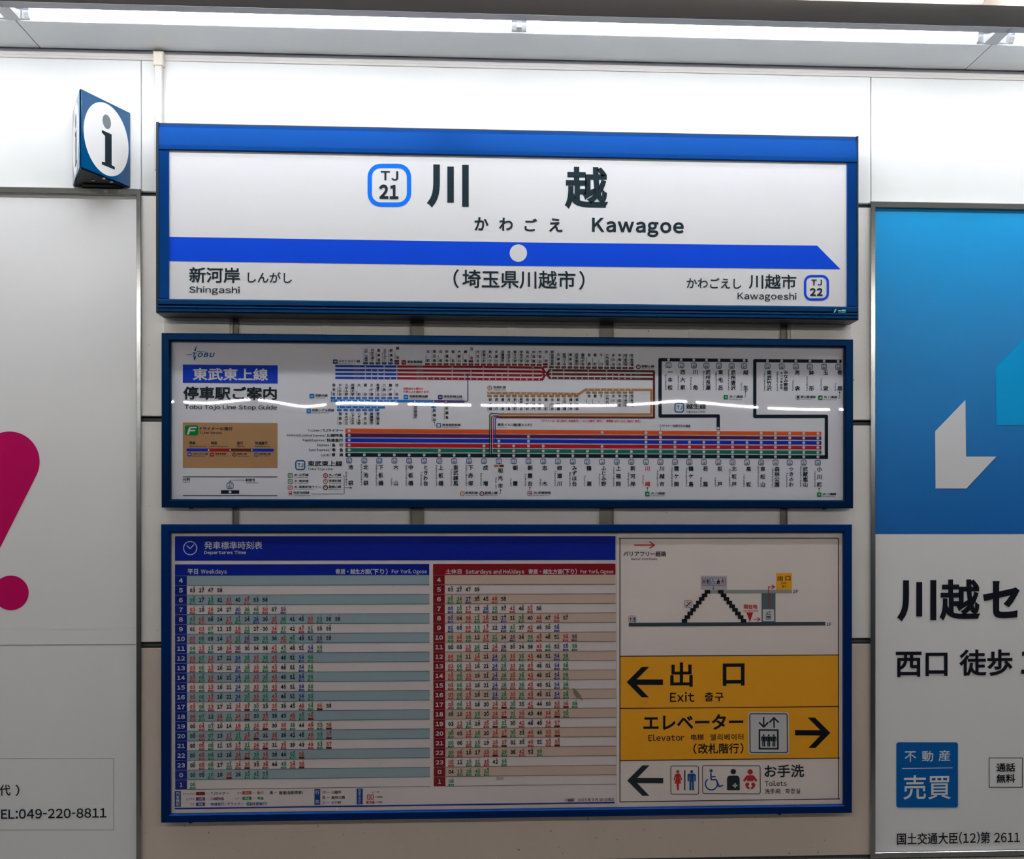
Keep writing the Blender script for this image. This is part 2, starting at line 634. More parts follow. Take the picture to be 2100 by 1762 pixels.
XA = ax(289.5)                               # joints of the wall panels
XB = ax(1786)
Z_TRIM = 2.679
z_up = avz((310, 390.6), (1768, 420), 0)     # gap under the white panels
z_up2 = avz((310, 402.6), (1768, 427), 0)
z_m1 = avz((310, 854), (1768, 862.3), 0)
z_m1b = avz((310, 864.7), (1768, 872.8), 0)
z_m2 = avz((310, 1317.3), (1768, 1308.6), 0)
z_m2b = avz((310, 1327.8), (1768, 1320.6), 0)
z_bot = az(1700, 1753.5)

wall = struct(empty('wall_back'))
J = 0.0008


def panel(x0, x1, z0, z1, m, nm='wall_panel', y=0.0):
    return MB().box(x0 + J, x1 - J, y, 0.02, z0 + J, z1 - J, b=0.0012).build(nm, m, wall)


for x0, x1 in ((XL, -3.25), (-3.25, XA), (XA, XB), (XB, 3.6), (3.6, XR)):
    panel(x0, x1, z_up, Z_TRIM + 0.015, WALL_W)
for x0, x1 in ((-3.25, XA), (XA, XB), (XB, 3.6)):
    yp = -0.008 if x0 == XA else 0.0
    panel(x0, x1, z_m1, z_up2, WALL_L, y=yp)
    panel(x0, x1, z_m2, z_m1b, WALL_L, y=yp)
    panel(x0, x1, z_bot, z_m2b, WALL_D, y=yp)
    panel(x0, x1, 0.0, z_bot - 0.012, WALL_L)
MB().box(XL, XR, 0.028, 0.10, 0, 3.0).build('wall_core', DARK, wall)
b = MB()
for z0, z1 in ((z_m1b, z_m1), (z_m2b, z_m2), (z_up2, z_up)):
    b.box(-3.25, 3.6, 0.012, 0.028, z0 + (z1 - z0) * 0.12, z0 + (z1 - z0) * 0.72)
b.box(-3.25, 3.6, 0.010, 0.028, z_bot - 0.010, z_bot - 0.002)
b.build('backing_bar', GREYBAR, wall)

# trim along the top of the wall
t = struct(MB().prism_x([(0.0, Z_TRIM), (-0.005, Z_TRIM), (-0.006, Z_TRIM + 0.006), (-0.003, Z_TRIM + 0.008), (-0.004, Z_TRIM + 0.0155),
                         (0.0, Z_TRIM + 0.0155)], XL, XR).build('trim_1', TRIMW))
t = struct(MB().prism_x([(0.02, Z_TRIM + 0.0155), (-0.0015, Z_TRIM + 0.0155), (-0.0015, Z_TRIM + 0.05), (0.02, Z_TRIM + 0.05)], XL, XR).build('trim_2', FLANGE))

# ceiling: grey soffit panels by the wall, lamp slot, brown ceiling in front
xj0, xj1 = -1.0725, 1.292
ceil = struct(empty('ceiling'))
Y_S = -0.178
mod = xj1 - xj0
for k in range(-2, 3):
    a = xj0 + k * mod
    if a < XL - 1 or a > XR: continue
    MB().box(a + 0.0015, a + mod - 0.0015, Y_S, -0.010, ZS, ZS + 0.012).build('soffit_panel', SOFFIT, ceil)
MB().box(XL, XR, Y_S + 0.004, -0.002, ZS + 0.010, ZS + 0.05).build('soffit_backing', GREYBAR, ceil)
MB().box(XL, XR, -0.411, -0.291, ZS, ZS + 0.12).build('ceiling_slab', CEILB, ceil)
MB().box(XL, XR, -5.2, -0.519, ZS, ZS + 0.12).build('ceiling_slab', CEILO, ceil)
MB().box(XL, XR, -0.519, -0.411, ZS + 0.045, ZS + 0.12).build('added_lamp_recess', WHITE, ceil)  # opening made for the added lamps
MB().box(XL, XR, -0.30, 0.02, ZS + 0.09, ZS + 0.12).build('ceiling_back', DARK, ceil)

# floor, track bed and the opposite platform, mirrored in steel and acrylic
fl = struct(MB().box(XL, XR, -4.9, 0.02, -0.2, 0.0).build('floor', FLOORM))
bed = struct(MB().box(-16, 16, -13, -4.9, -1.3, -1.15).build('floor_track_bed', FARM))
far = struct(MB().box(-16, 16, -24, -13, -1.3, 0.0).build('floor_opposite_platform', FLOORM))
farw = struct(MB().box(-16, 16, -24.3, -24, -1.3, 5.0).build('wall_opposite', FARM))
farc = struct(MB().box(-16, 16, -24.3, -14.5, 4.0, 4.15).build('ceiling_opposite', FARM))

# ------------------------------------------------------------------ lamps over the wall
Y_T = -0.2035
R_T = 0.0127
names = ['long two-tube ceiling lamp over the blue station name sign', 'ceiling lamp over the magenta poster, mostly cut off at the left edge',
         'ceiling lamp over the blue poster, mostly cut off at the right edge']
for i, k in enumerate((0, -1, 1)):
    a = xj0 + k * mod; c = a + mod
    L = empty('ceiling_lamp')
    L.location = (0, 0, 0)
    tag(L, names[i], 'lamp', 'lamps in the slot along the wall')
    e0, e1 = a + 0.014, c - 0.022
    h = MB()
    h.prism_x([(Y_S - 0.0005, ZS + 0.004), (Y_S - 0.0005, ZS + 0.07), (-0.288, ZS + 0.07), (-0.288, ZS + 0.002), (-0.285, ZS + 0.002), (-0.285, ZS + 0.066),
               (Y_S - 0.004, ZS + 0.066), (Y_S - 0.004, ZS + 0.004)], e0, e1)
    h.build('reflector_housing', WHITE, L)
    MB().prism_x([(-0.232, ZS + 0.004), (-0.257, ZS - 0.0005), (-0.257, ZS + 0.004), (-0.232, ZS + 0.008)], e0 + 0.01, e1 - 0.01).build('mirror_strip', MIRROR, L)
    MB().box(e0 - 0.012, e1 + 0.022, -0.2905, -0.2572, ZS - 0.001, ZS + 0.002).build('front_flange', FLANGE, L)
    MB().box(e1, e1 + 0.034, -0.2572, Y_S - 0.001, ZS + 0.001, ZS + 0.05, ).build('end_plate', WHITE, L)
    mid = 0.5 * (ax(1065, -0.2) - xj0) + 0.0 if False else a + (float(at_z(1065, 50, ZS)[0]) - xj0)
    for s0, s1 in ((e0 + 0.016, mid - 0.006), (mid + 0.006, e1 - 0.016)):
        tb = MB().cyl((s0 + 0.012, Y_T, ZS + 0.0065), (s1 - 0.012, Y_T, ZS + 0.0065), R_T, 28).build('tube', TUBE, L)
        for q, sg in ((s0, 1), (s1, -1)):
            MB().cyl((q, Y_T, ZS + 0.0065), (q + sg * 0.0125, Y_T, ZS + 0.0065), R_T + 0.0006, 20).build('tube_cap', WHITE, tb)
    MB().box(mid - 0.006, mid + 0.006, Y_T - 0.016, Y_T + 0.014, ZS - 0.002, ZS + 0.06).build('lamp_socket', WHITE, L)

# row of lamps above the platform edge (behind the photographer), and the row over the opposite platform
def hung_lamp(x, y, z, ln, w, m, label, group, name):
    r = empty(name)
    tag(r, label, 'lamp', group)
    MB().box(x - ln / 2, x + ln / 2, y - 0.06, y + 0.06, z + 0.02, z + 0.06).build('lamp_body', WHITE, r)
    MB().cyl((x - ln / 2 + 0.03, y, z), (x + ln / 2 - 0.03, y, z), w, 10).build('tube', m, r)


for k in range(8):  # unseen lamps added so the wall dims more slowly downwards
    xk = -4.4 + 1.24 * k
    r = empty('added_lamp')
    tag(r, 'added lamp, unseen above the top edge of the picture, to light the wall', 'lamp', 'added lamps above the picture')
    MB().box(xk - 0.61, xk + 0.61, -0.516, -0.414, ZS + 0.03, ZS + 0.034).build('reflector', WHITE, r)
    MB().cyl((xk - 0.59, -0.463, ZS + 0.0), (xk + 0.59, -0.463, ZS + 0.0), 0.016, 16).build('tube', ADDEDT, r)
for k in range(9):
    hung_lamp(-5.0 + 1.25 * k, -3.6, ZS - 0.07, 1.2, 0.019, ROWT, 'batten lamp hung above the platform edge, outside the picture', 'platform edge lamps', 'batten_lamp')
for k in range(17):
    hung_lamp(-11.2 + 1.33 * k, -20.0, 3.78, 1.20, 0.017, FART, 'lamp over the opposite platform, seen only as a reflection', 'lamps over the opposite platform', 'platform_lamp')

# ------------------------------------------------------------------ channels and plates behind the boards
zc0, zc1 = az(850, 1660, -0.03), az(850, 560, -0.015)
labs = ['narrow dark mounting channel behind the boards, nearest the left end of the gap', 'wide galvanised mounting channel below the badge reading TJ 21',
        'wide galvanised mounting channel below the word Kawagoe', 'narrow mounting channel behind the boards, nearest the right end of the gap']
for i, (p0, p1) in enumerate(((474, 487), (840, 869), (1231, 1260), (1604, 1618))):
    x0, x1 = ax(p0, -0.03), ax(p1, -0.03)
    r = empty('mounting_channel')
    tag(r, labs[i], 'bracket', 'mounting channels behind the boards')
    MB().box(x0, x1, -0.0115, -0.008, zc0, zc1).build('channel_web', GALV, r)
    tk = 0.0025
    MB().box(x0, x0 + tk, -0.0175, -0.0115, zc0, zc1).build('channel_flange', GALV, r)
    MB().box(x1 - tk, x1, -0.0175, -0.0115, zc0, zc1).build('channel_flange', GALV, r)
for i, (p0, p1) in enumerate(((338, 473), (1619, 1744))):
    MB().box(ax(p0), ax(p1), -0.0135, -0.008, az(850, 1000), az(850, 600), b=0.0008).build('cover_plate', WALL_L, wall)
for p0, p1 in ((661, 677), (1040, 1056), (1411, 1427)):
    MB().box(ax(p0), ax(p1), -0.0105, -0.008, az(850, 1000), az(850, 600), b=0.0005).build('batten_strip', WALL_L, wall)

# ------------------------------------------------------------------ cable duct
x0, x1 = ax(317, -0.015), ax(333, -0.015)
duct = empty('cable_duct')
tag(duct, 'slim white cable duct running down from the ceiling to the blue sign', 'duct')
MB().box(x0, x1, -0.018, 0, 2.40, az(325, 130, -0.015), b=0.002).build('duct_cover', TRIMW, duct)
MB().box(x0 - 0.0025, x1 + 0.003, -0.022, 0, az(325, 134, -0.02), Z_TRIM + 0.018, b=0.002).build('duct_cap', BEIGE, duct)

# ------------------------------------------------------------------ information prism
zi1 = 2.5465; zi0 = 2.3585
xw0, xw1 = ax(151), ax(266.5)
Ya = -0.172
xa = ax(165, Ya)
pr = empty('information_sign')
tag(pr, 'three-sided blue sign jutting from the wall with a letter i in a white circle', 'sign')
inw = 0.0015
MB().prism_z([(xw0, -0.001), (xa, Ya), (xw1, -0.001)], zi0, zi1).build('sign_body', BLUE2, pr)
for k, (pa, pb) in enumerate((((xa, Ya), (xw1, -0.001)), ((xa, Ya), (xw0, -0.001)))):
    d = np.array([pb[0] - pa[0], pb[1] - pa[1]]); L = np.linalg.norm(d); d /= L
    nrm = np.array([d[1], -d[0]])
    if nrm[1] > 0: nrm = -nrm
    H = zi1 - zi0

    def fc(u, v, off, d=d, nrm=nrm, pa=pa, L=L, H=H):
        return (pa[0] + d[0] * u * L + nrm[0] * off, pa[1] + d[1] * u * L + nrm[1] * off, zi1 - v * H)

    def pl(name, pts, off, m, parent):
        vs = [fc(u, v, off) for u, v in pts]
        return link_mesh(name, vs, [tuple(range(len(vs)))], [m], parent)
    plate = MB()
    vs = [fc(u, v, o_) for o_ in (0.0002, 0.0022) for u, v in ((0.01, 0.01), (0.99, 0.01), (0.99, 0.99), (0.01, 0.99))]
    plate.add(vs, [(0, 1, 2, 3), (7, 6, 5, 4), (0, 4, 5, 1), (1, 5, 6, 2), (2, 6, 7, 3), (3, 7, 4, 0)])
    fp = plate.build('sign_face', PRISM, pr)
    N = 48
    pl('white_disc', [(0.5 + 0.455 * math.cos(2 * math.pi * j / N), 0.5 + 0.465 * math.sin(2 * math.pi * j / N)) for j in range(N)], 0.0025, DISC, fp)
    sg = 1 if k == 0 else -1
    lt = MB()
    dot = [fc(0.5 + 0.085 * math.cos(2 * math.pi * j / 24), 0.27 + 0.092 * math.sin(2 * math.pi * j / 24), 0.0028) for j in range(24)]
    lt.add(dot, [tuple(range(24))])
    lt.build('letter_dot', MATS['print_grey'], fp)
    U = lambda u: 0.5 + sg * (u - 0.5)
    st = [(0.40, 0.405), (0.40, 0.44), (0.465, 0.465), (0.465, 0.805), (0.40, 0.815), (0.40, 0.85), (0.665, 0.85), (0.665, 0.815), (0.60, 0.805), (0.60, 0.405)]
    pl('letter_stem', [(U(u), v) for u, v in st], 0.0028, MATS['print_ink'], fp)
MB().prism_z([(xw0 + 0.003, -0.003), (xa, Ya + 0.006), (xw1 - 0.003, -0.003)], zi0 - 0.0012, zi0).build('under_cover', DARK, pr)
MB().prism_z([(xw0 + 0.022, -0.003), (xw0 + 0.036, -0.046), (xw1 - 0.034, -0.040), (xw1 - 0.016, -0.003)], zi0 - 0.0065, zi0 - 0.0012).build('mounting_foot', DARK, pr)
for px, py in ((191, 369), (212, 366), (228, 373)):
    sx, sy = at_z(px, py, zi0 - 0.002)
    MB().cyl((sx, sy, zi0 - 0.004), (sx, sy, zi0 - 0.0012), 0.0042, 14).build('screw', FLANGE, pr)


# ------------------------------------------------------------------ framed boards
def frame(parent, x0, x1, z0, z1, ws, Yf, Yb, m, name='frame_rail', cham=0.0018, lip=0.004):
    """four mitred rails; ws = widths left, right, bottom, top"""
    rings = [(0, 0, Yb), (0, 0, Yf + cham), (0, cham, Yf), (1, -lip, Yf), (1, -lip * 0.25, Yf + lip * 0.8), (1, 0, Yf + lip), (1, 0, Yb)]

    def corners(fr, add):
        l, r, bt, tp = [fr * w + add for w in ws]
        return [(x0 + l, z0 + bt), (x1 - r, z0 + bt), (x1 - r, z1 - tp), (x0 + l, z1 - tp)]
    for k in range(4):
        v = []
        for fr, add, y in rings:
            c = corners(fr, add)
            for q in (c[k], c[(k + 1) % 4]):
                v.append((q[0], y, q[1]))
        n = len(rings)
        f = [(2 * j, 2 * j + 1, 2 * j + 3, 2 * j + 2) for j in range(n - 1)] + [(2 * n - 2, 2 * n - 1, 1, 0)]
        f += [tuple(range(0, 2 * n, 2))[::-1], tuple(range(1, 2 * n, 2))]
        link_mesh(name, v, f, [m], parent)


def pane(parent, x0, x1, z0, z1, Y, th, tilt=None, name='acrylic_cover', nx=160, nz=4):
    zc = (z0 + z1) / 2
    v = []; f = []
    xs = np.linspace(x0, x1, nx + 1)
    for s in (0, 1):
        for x in xs:
            g = tilt(x) if tilt else 0.0
            for j in range(nz + 1):
                z = z0 + (z1 - z0) * j / nz
                v.append((x, Y + s * th + (z - zc) * g, z))
    n1 = (nx + 1) * (nz + 1)
    for i in range(nx):
        for j in range(nz):
            a = i * (nz + 1) + j
            q = (a, a + nz + 1, a + nz + 2, a + 1)
            f.append(q); f.append(tuple(w + n1 for w in q[::-1]))
    o = link_mesh(name, v, f, [ACRYLIC], parent, smooth=True)
    return o


# ---- station name sign
sign = empty('station_name_sign')
tag(sign, 'long blue-framed white station sign with a big 川越 and Kawagoe over a blue arrow band', 'sign')
Yf, Yb = -0.095, -0.018
sx0, sx1 = ax(319.5, Yf), ax(1761, Yf)
sz1 = avz((320, 249), (1760, 279), Yf)
sz0 = avz((320, 641.5), (1762, 655), Yf)
PS = Panel(-0.088, [(347, 308.8), (1050, 321), (1736.5, 337.1)], [(347, 612.7), (1050, 621), (1736.5, 632)])
fx0, fx1 = ax(347, -0.09), ax(1736.5, -0.09)
fz1, fz0 = PS.zt, PS.zb
ez = 0.006
MB().box(sx0, sx0 + 0.0065, Yb, Yf + 0.001, sz0, sz1, b=0.001).build('end_cap', EDGE, sign)
MB().box(sx1 - 0.004, sx1, Yb, Yf + 0.001, sz0, sz1, b=0.001).build('end_cap', EDGE, sign)
MB().box(sx0 + 0.006, sx1 - 0.003, Yb, -0.0865, sz1 - 0.0035, sz1).build('top_edge', EDGE, sign)
MB().prism_x([(Yb, sz1 - 0.004), (Yf + 0.0075, sz1 - 0.0037), (Yf + 0.0045, sz1 - 0.012), (Yf + 0.0005, fz1 + 0.012), (Yf, fz1 + 0.002), (Yf + 0.001, fz1), (Yb, fz1)],
             sx0 + 0.0066, sx1 - 0.0042).build('top_band', BLUE, sign)
MB().box(sx0 + 0.0066, fx0, Yb, Yf + 0.0015, fz0, fz1 - 0.001, b=0.0012).build('side_strip', BLUE, sign)
MB().box(fx1, sx1 - 0.0042, Yb, Yf + 0.0015, fz0, fz1 - 0.001, b=0.0012).build('side_strip', BLUE, sign)
h = fz0 - sz0
MB().prism_x([(Yb, fz0 - 0.0005), (Yf + 0.001, fz0 - 0.0005), (Yf - 0.001, fz0 - 0.004), (Yf - 0.001, fz0 - h * 0.40), (Yf + 0.002, fz0 - h * 0.47), (Yf + 0.004, fz0 - h * 0.47),
              (Yf + 0.004, fz0 - h * 0.55), (Yf - 0.001, fz0 - h * 0.55), (Yf - 0.0025, fz0 - h * 0.62), (Yf - 0.0015, fz0 - h * 0.72), (Yf - 0.0035, fz0 - h * 0.78),
              (Yf - 0.0035, fz0 - h * 0.92), (Yf - 0.0005, sz0 + 0.0005), (Yb, sz0 + 0.0005)], sx0 + 0.0064, sx1 - 0.004).build('bottom_rail', BLUE2, sign)
MB().box(sx0 + 0.001, sx1 - 0.001, Yb, Yf + 0.002, sz0 - 0.001, sz0 + 0.0006).build('under_plate', EDGE, sign)
MB().box(sx0 + 0.008, sx1 - 0.006, Yb, Yb + 0.004, sz0, sz1 - 0.004).build('back_plate', EDGE, sign)
face = MB().box(fx0 - 0.004, fx1 + 0.004, -0.088, -0.083, fz0 - 0.003, fz1 + 0.003).build('sign_face', FACE, sign)
for px in (406, 842, 1268, 1683):
    MB().dome((ax(px, Yf), Yf - 0.0008, fz0 - h * 0.66), 0.0042, 0.004).build('screw', BLUE2, sign)
stk = Flat(Yf - 0.0012)
Q = Print('maker_sticker', stk, sign)
Q.poly([(1709, 641.3), (1712, 637), (1710.6, 637), (1713.5, 633.8), (1716, 633.8), (1713, 637.6), (1714.5, 637.6), (1711.5, 641.5)], 'tealtext', 1)
Q.rect(1718.5, 636.8, 1725, 638.6, 'white'); Q.rect(1725.8, 635.2, 1734.5, 639.0, 'tealtext'); Q.rect(1718.5, 640.6, 1734.5, 641.4, 'tealtext')

Q = Print('number_badge', PS, face)
Q.rring(753.8, 334.7, 843.3, 423.2, 27, 9, 'badge')
Q.text('TJ', 781, 350, 816.8, 369.4, 'ink', 0.028, 2, 4, gap=0.09)
Q.text('21', 777.3, 377.6, 817.2, 407.4, 'ink', 0.05, 2, 4, gap=0.09)
Q = Print('name_character', PS, face)
Q.text('川', 875.3, 336.6, 961.3, 425.6, 'ink', 0.036, 2, 6)
Q = Print('name_character', PS, face)
Q.text('越', 1158, 342.2, 1247.5, 429, 'ink', 0.03, 2, 6)
for ch, a, b_, c, d in (('か', 973, 444.6, 1002, 472.4), ('わ', 1023.5, 446, 1051.7, 472.8), ('ご', 1075.5, 447.6, 1101.8, 474), ('え', 1125.6, 447.2, 1153.4, 475.6)):
    Q = Print('reading_character', PS, face)
    Q.text(ch, a, b_, c, d, 'ink', 0.027, 2, 4)
Q = Print('roman_name', PS, face)
Q.text('Kawagoe', 1214, 448.2, 1402.1, 486, 'ink', 0.032, 2, 5, gap=0.10)
Q = Print('arrow_band', PS, face)
Q.poly([(347, 485.3), (1050, 496.3), (1675.8, 506), (1723.6, 554.8), (1050, 544.6), (347, 534.8)], 'badge2', 1)
Q.disc(1063, 518.6, 17.8, 'white', 2, 40)
Q = Print('city_lettering', PS, face)
Q.text('(埼玉県川越市)', 929.8, 553.3, 1198.8, 592, 'ink', 0.014, 2, 4, gap=0.3)
Q = Print('previous_station_lettering', PS, face)
Q.text('新河岸', 388, 547.5, 492, 579.5, 'ink', 0.018, 2, 4)
Q.text('しんがし', 508, 557, 598.8, 579, 'ink', 0.012, 2, 4)
Q.text('Shingashi', 388, 586.5, 492, 603.8, 'ink', 0.012, 2, 4, gap=0.09)
Q = Print('next_station_lettering', PS, face)
Q.text('かわごえし', 1408, 570.8, 1520, 592.8, 'ink', 0.012, 2, 4)
Q.text('川越市', 1535.6, 564.4, 1633, 594.8, 'ink', 0.014, 2, 4)
Q.text('Kawagoeshi', 1512.3, 601.7, 1633.3, 620, 'ink', 0.012, 2, 4, gap=0.09)
Q = Print('small_number_badge', PS, face)
Q.rring(1648.5, 566, 1700, 619, 15, 5, 'badge2')
Q.text('TJ', 1663.5, 575.8, 1685.4, 587.8, 'ink', 0.028, 2, 3, gap=0.09)
Q.text('22', 1660.7, 593, 1686.8, 609.5, 'ink', 0.05, 2, 3, gap=0.09)

# ---- route map board
rmap = empty('route_map_board')
tag(rmap, 'blue-framed route map board under clear acrylic with rainbow line diagram, between name sign and timetable', 'board')
Yf, Yb = -0.037, -0.018
mx0, mx1 = ax(331, Yf), ax(1750, Yf)
mz1 = avz((331, 682), (1750, 697), Yf); mz0 = avz((331, 1041.5), (1750, 1042), Yf)
PM = Panel(-0.0225, [(350, 702), (1040, 704.8), (1730.5, 712)], [(350, 1023.6), (1040, 1025.2), (1730.5, 1025.5)])
ix0, ix1 = ax(350.5, Yf + .004), ax(1731, Yf + .004)
iz1 = avz((350, 701), (1730, 711.5), Yf + .004); iz0 = avz((350, 1024), (1731, 1025.5), Yf + .004)
frame(rmap, mx0, mx1, mz0, mz1, (ix0 - mx0, mx1 - ix1, iz0 - mz0, mz1 - iz1), Yf, Yb, MAPF)
MB().box(mx0 + 0.01, mx1 - 0.01, Yb, Yb + 0.003, mz0 + 0.01, mz1 - 0.01).build('back_plate', EDGE, rmap)
msheet = MB().box(ix0 - 0.004, ix1 + 0.004, -0.0225, -0.0195, iz0 - 0.004, iz1 + 0.004).build('map_sheet', SHEET, rmap)
wave_x = [350, 417, 465, 514, 562, 610, 630, 680, 709, 822, 949, 1112, 1250, 1320, 1373, 1392, 1435, 1480, 1525, 1576, 1668, 1730]
wave_y = [828.6, 833, 829, 822, 828, 838, 839.6, 832, 829, 831.5, 833, 833.5, 832, 828, 822, 820, 823, 828, 832, 836, 839, 838]
wx = [ax(p, -0.031) for p in wave_x]


def wave(x):
    k = 0.055
    s = 0.0; wsum = 0.0
    for q in (-1, -.5, 0, .5, 1):                     # smoothed
        s += np.interp(x + q * k * 0.35, wx, wave_y)
        wsum += 1
    return WAVE_SIGN * (s / wsum - 830.5) / 5200.0


WAVE_SIGN = 1.0
cov = pane(rmap, ix0 - 0.002, ix1 + 0.002, iz0 - 0.002, iz1 + 0.002, -0.0315, 0.002, wave)
for px, py in ((390, 1043.5), (1693, 1043.5)):
    MB().box(ax(px - 3, Yf), ax(px + 3, Yf), Yf + 0.004, Yf + 0.016, mz0 - 0.004, mz0 + 0.0005).build('latch', EDGE, rmap)

# ---- timetable board
tt = empty('timetable_board')
tag(tt, 'large blue-framed board holding the departure timetable and yellow exit guide, lowest of three', 'board')
Yf, Yb = -0.042, -0.018
tx0, tx1 = ax(330, Yf), ax(1747.5, Yf)
tz1 = avz((330, 1074), (1749, 1077), Yf); tz0 = avz((330, 1685), (1744.5, 1665.7), Yf) - 0.003
PT = Panel(-0.030, [(350.4, 1092.7), (1040, 1092.8), (1731, 1092.9)], [(349.8, 1668), (1040, 1661), (1727, 1648.6)])
ix0, ix1 = ax(350.2, Yf + .004), ax(1729.3, Yf + .004)
iz1 = PT.zt + (EYE - PT.zt) * 0.003 * -1 + 0.000; iz0 = PT.zb + 0.002
frame(tt, tx0, tx1, tz0, tz1, (ix0 - tx0, tx1 - ix1, iz0 - tz0, tz1 - iz1), Yf, Yb, NAVY)
MB().box(tx0 + 0.01, tx1 - 0.01, Yb, Yb + 0.003, tz0 + 0.01, tz1 - 0.01).build('back_plate', EDGE, tt)
gx = float(PT.W(1264.5, 1300)[0])
tsheet = MB().box(ix0 - 0.003, gx - 0.0003, -0.030, -0.027, iz0 - 0.004, iz1 + 0.004).build('timetable_sheet', SHEET2, tt)
gsheet = MB().box(gx + 0.0003, ix1 + 0.004, -0.030, -0.027, iz0 - 0.004, iz1 + 0.004).build('guide_sheet', SHEET3, tt)
pane(tt, ix0 - 0.002, ix1 + 0.002, iz0 - 0.002, iz1 + 0.002, -0.0365, 0.002, None, nx=8)
for px in (390, 1600):
    MB().box(ax(px - 3, Yf), ax(px + 3, Yf), Yf + 0.004, Yf + 0.014, tz0 - 0.003, tz0 + 0.0005).build('latch', EDGE, tt)

# ---- posters
ZP1 = 2.3505; ZP0 = az(1790, 1761, -0.028)
Yf, Yb = -0.022, 0.0
lp = empty('poster_frame')
tag(lp, 'steel-framed white poster with a magenta exclamation mark and a phone number', 'poster')
lx1 = ax(289.3, Yf)
frame(lp, -3.05, lx1, ZP0, ZP1, (0.0135, lx1 - ax(278.8, Yf), 0.0135, 0.0155), Yf, Yb, STEEL, cham=0.0012, lip=0.0015)
lsheet = MB().box(-3.04, ax(283, -0.010), -0.010, -0.007, ZP0 + 0.008, ZP1 - 0.008).build('poster_sheet', POST_W, lp)
PL = Flat(-0.010)
Q = Print('exclamation_mark', PL, lsheet)
# a slanted stroke, round and wide at its head, narrowing downwards
cx, cy, r = 19.5, 947, 62
aa = 27.5
pts = [(cx + r * math.cos(math.radians(t)), cy + r * math.sin(math.radians(t))) for t in np.linspace(aa, -180 + aa * 0.1, 40)]
dx, dy = -math.tan(math.radians(aa)), 1
L = 196
pts += [(pts[-1][0] - 58, pts[-1][1] + 70), (-96, 1140), (-64, 1170), (-22, 1168)]
Q.poly(pts, 'magenta', 1)
Q.disc(22.5, 1216, 36.6, 'magenta', 1, 48, 35.6)
Q = Print('phone_box', PL, lsheet)
Q.line([(-120, 1555.8), (233.3, 1555.8), (233.3, 1702.5), (-120, 1702.5)], 1.1, 'pline')
Q.rect(-500, 1321.0, 278.5, 1322.6, 'pline', 1, 'r')
Q.rect(-500, 1288.4, 278.5, 1289.3, 'white', 1, 'r')
Q = Print('phone_number', PL, lsheet)
Q.text('代', -1.5, 1609.5, 22, 1632, 'ink', 0.014, 2, 4)
Q.text(')', 32, 1609.5, 40, 1632.5, 'ink', 0.014, 2, 4)
Q = Print('telephone_lettering', PL, lsheet)
Q.text('TEL:049-220-8811', -16, 1658.8, 218.7, 1678.6, 'ink', 0.020, 2, 4, gap=0.085)

rp = empty('poster_frame')
tag(rp, 'steel-framed poster with blue upper half, white arrow shape and 川越セ lettering', 'poster')
rx0 = ax(1785.6, Yf)
frame(rp, rx0, 3.4, ZP0, ZP1, (ax(1796, Yf) - rx0, 0.0135, 0.0135, 0.0155), Yf, Yb, STEEL, cham=0.0012, lip=0.0015)
rsheet = MB().box(ax(1792, -0.010), 3.39, -0.010, -0.007, ZP0 + 0.008, ZP1 - 0.008).build('poster_sheet', POST_W, rp)
zb1 = az(1900, 1095.2, -0.0105); zbt = ZP1 - 0.006
grad = grad_mat('print_blue_gradient', zb1, (0, 98, 180), zbt, (0, 152, 216))
bf = link_mesh('blue_field', [(ax(1791, -0.0105), -0.0106, zb1), (3.388, -0.0106, zb1), (3.388, -0.0106, zbt), (ax(1791, -0.0105), -0.0106, zbt)], [(0, 1, 2, 3)], [grad], rsheet)
PR = Flat(-0.0106)
Q = Print('arrow_emblem', PR, rsheet)
Q.poly([(1979.6, 820.3), (1980.8, 936.7), (2042.7, 936.7), (1981.6, 1002), (1918.4, 1002), (1917.6, 884.7)], 'white', 2)
Q.poly([(2041.2, 754.8), (2226, 570), (2226, 689), (2350, 689), (2167, 872), (2042.7, 872)], 'cyan', 2)
Q = Print('branch_name_lettering', PR, rsheet)
Q.text('川', 1839.5, 1190, 1919.8, 1274.8, 'black', 0.032, 2, 5)
Q.text('越', 1926.6, 1188.4, 2010.4, 1273, 'black', 0.026, 2, 5)
Q.text('セ', 2015.6, 1191.6, 2091, 1268, 'black', 0.035, 2, 5)
Q.text('ン', 2102, 1195, 2178, 1268, 'black', 0.045, 2, 5)
Q = Print('walking_time_lettering', PR, rsheet)
Q.text('西口', 1836.8, 1336.5, 1943, 1388.2, 'black', 0.022, 2, 4)
Q.text('徒歩', 1967, 1332, 2076.4, 1386.4, 'black', 0.022, 2, 4)
Q = Print('minutes_lettering', PR, rsheet)
Q.text('1', 2094, 1334, 2112, 1382, 'black', 0.036, 2, 4)
Q = Print('sales_badge', PR, rsheet)
Q.rrect(1838, 1522.5, 1964.5, 1656.4, 5, 'boxblue', 1)
Q.text('不', 1855, 1541, 1878.5, 1563, 'white', 0.008, 2, 4)
Q.text('動', 1890.5, 1540, 1913.5, 1562, 'white', 0.008, 2, 4)
Q.text('産', 1924.3, 1538.5, 1948.5, 1561, 'white', 0.008, 2, 4)
Q.rect(1849.6, 1574.8, 1953, 1576.4, 'white', 2)
Q.text('売買', 1852.3, 1589.6, 1950, 1639.6, 'white', 0.008, 2, 4)
Q = Print('free_call_box', PR, rsheet)
Q.rring(2027.8, 1554, 2097.3, 1615.6, 0.6, 1.4, 'black', 1)
Q.text('通話', 2043, 1564.9, 2081.8, 1583, 'black', 0.022, 2, 3)
Q.text('無料', 2043, 1587.6, 2081.8, 1605.8, 'black', 0.022, 2, 3)
Q = Print('licence_lettering', PR, rsheet)
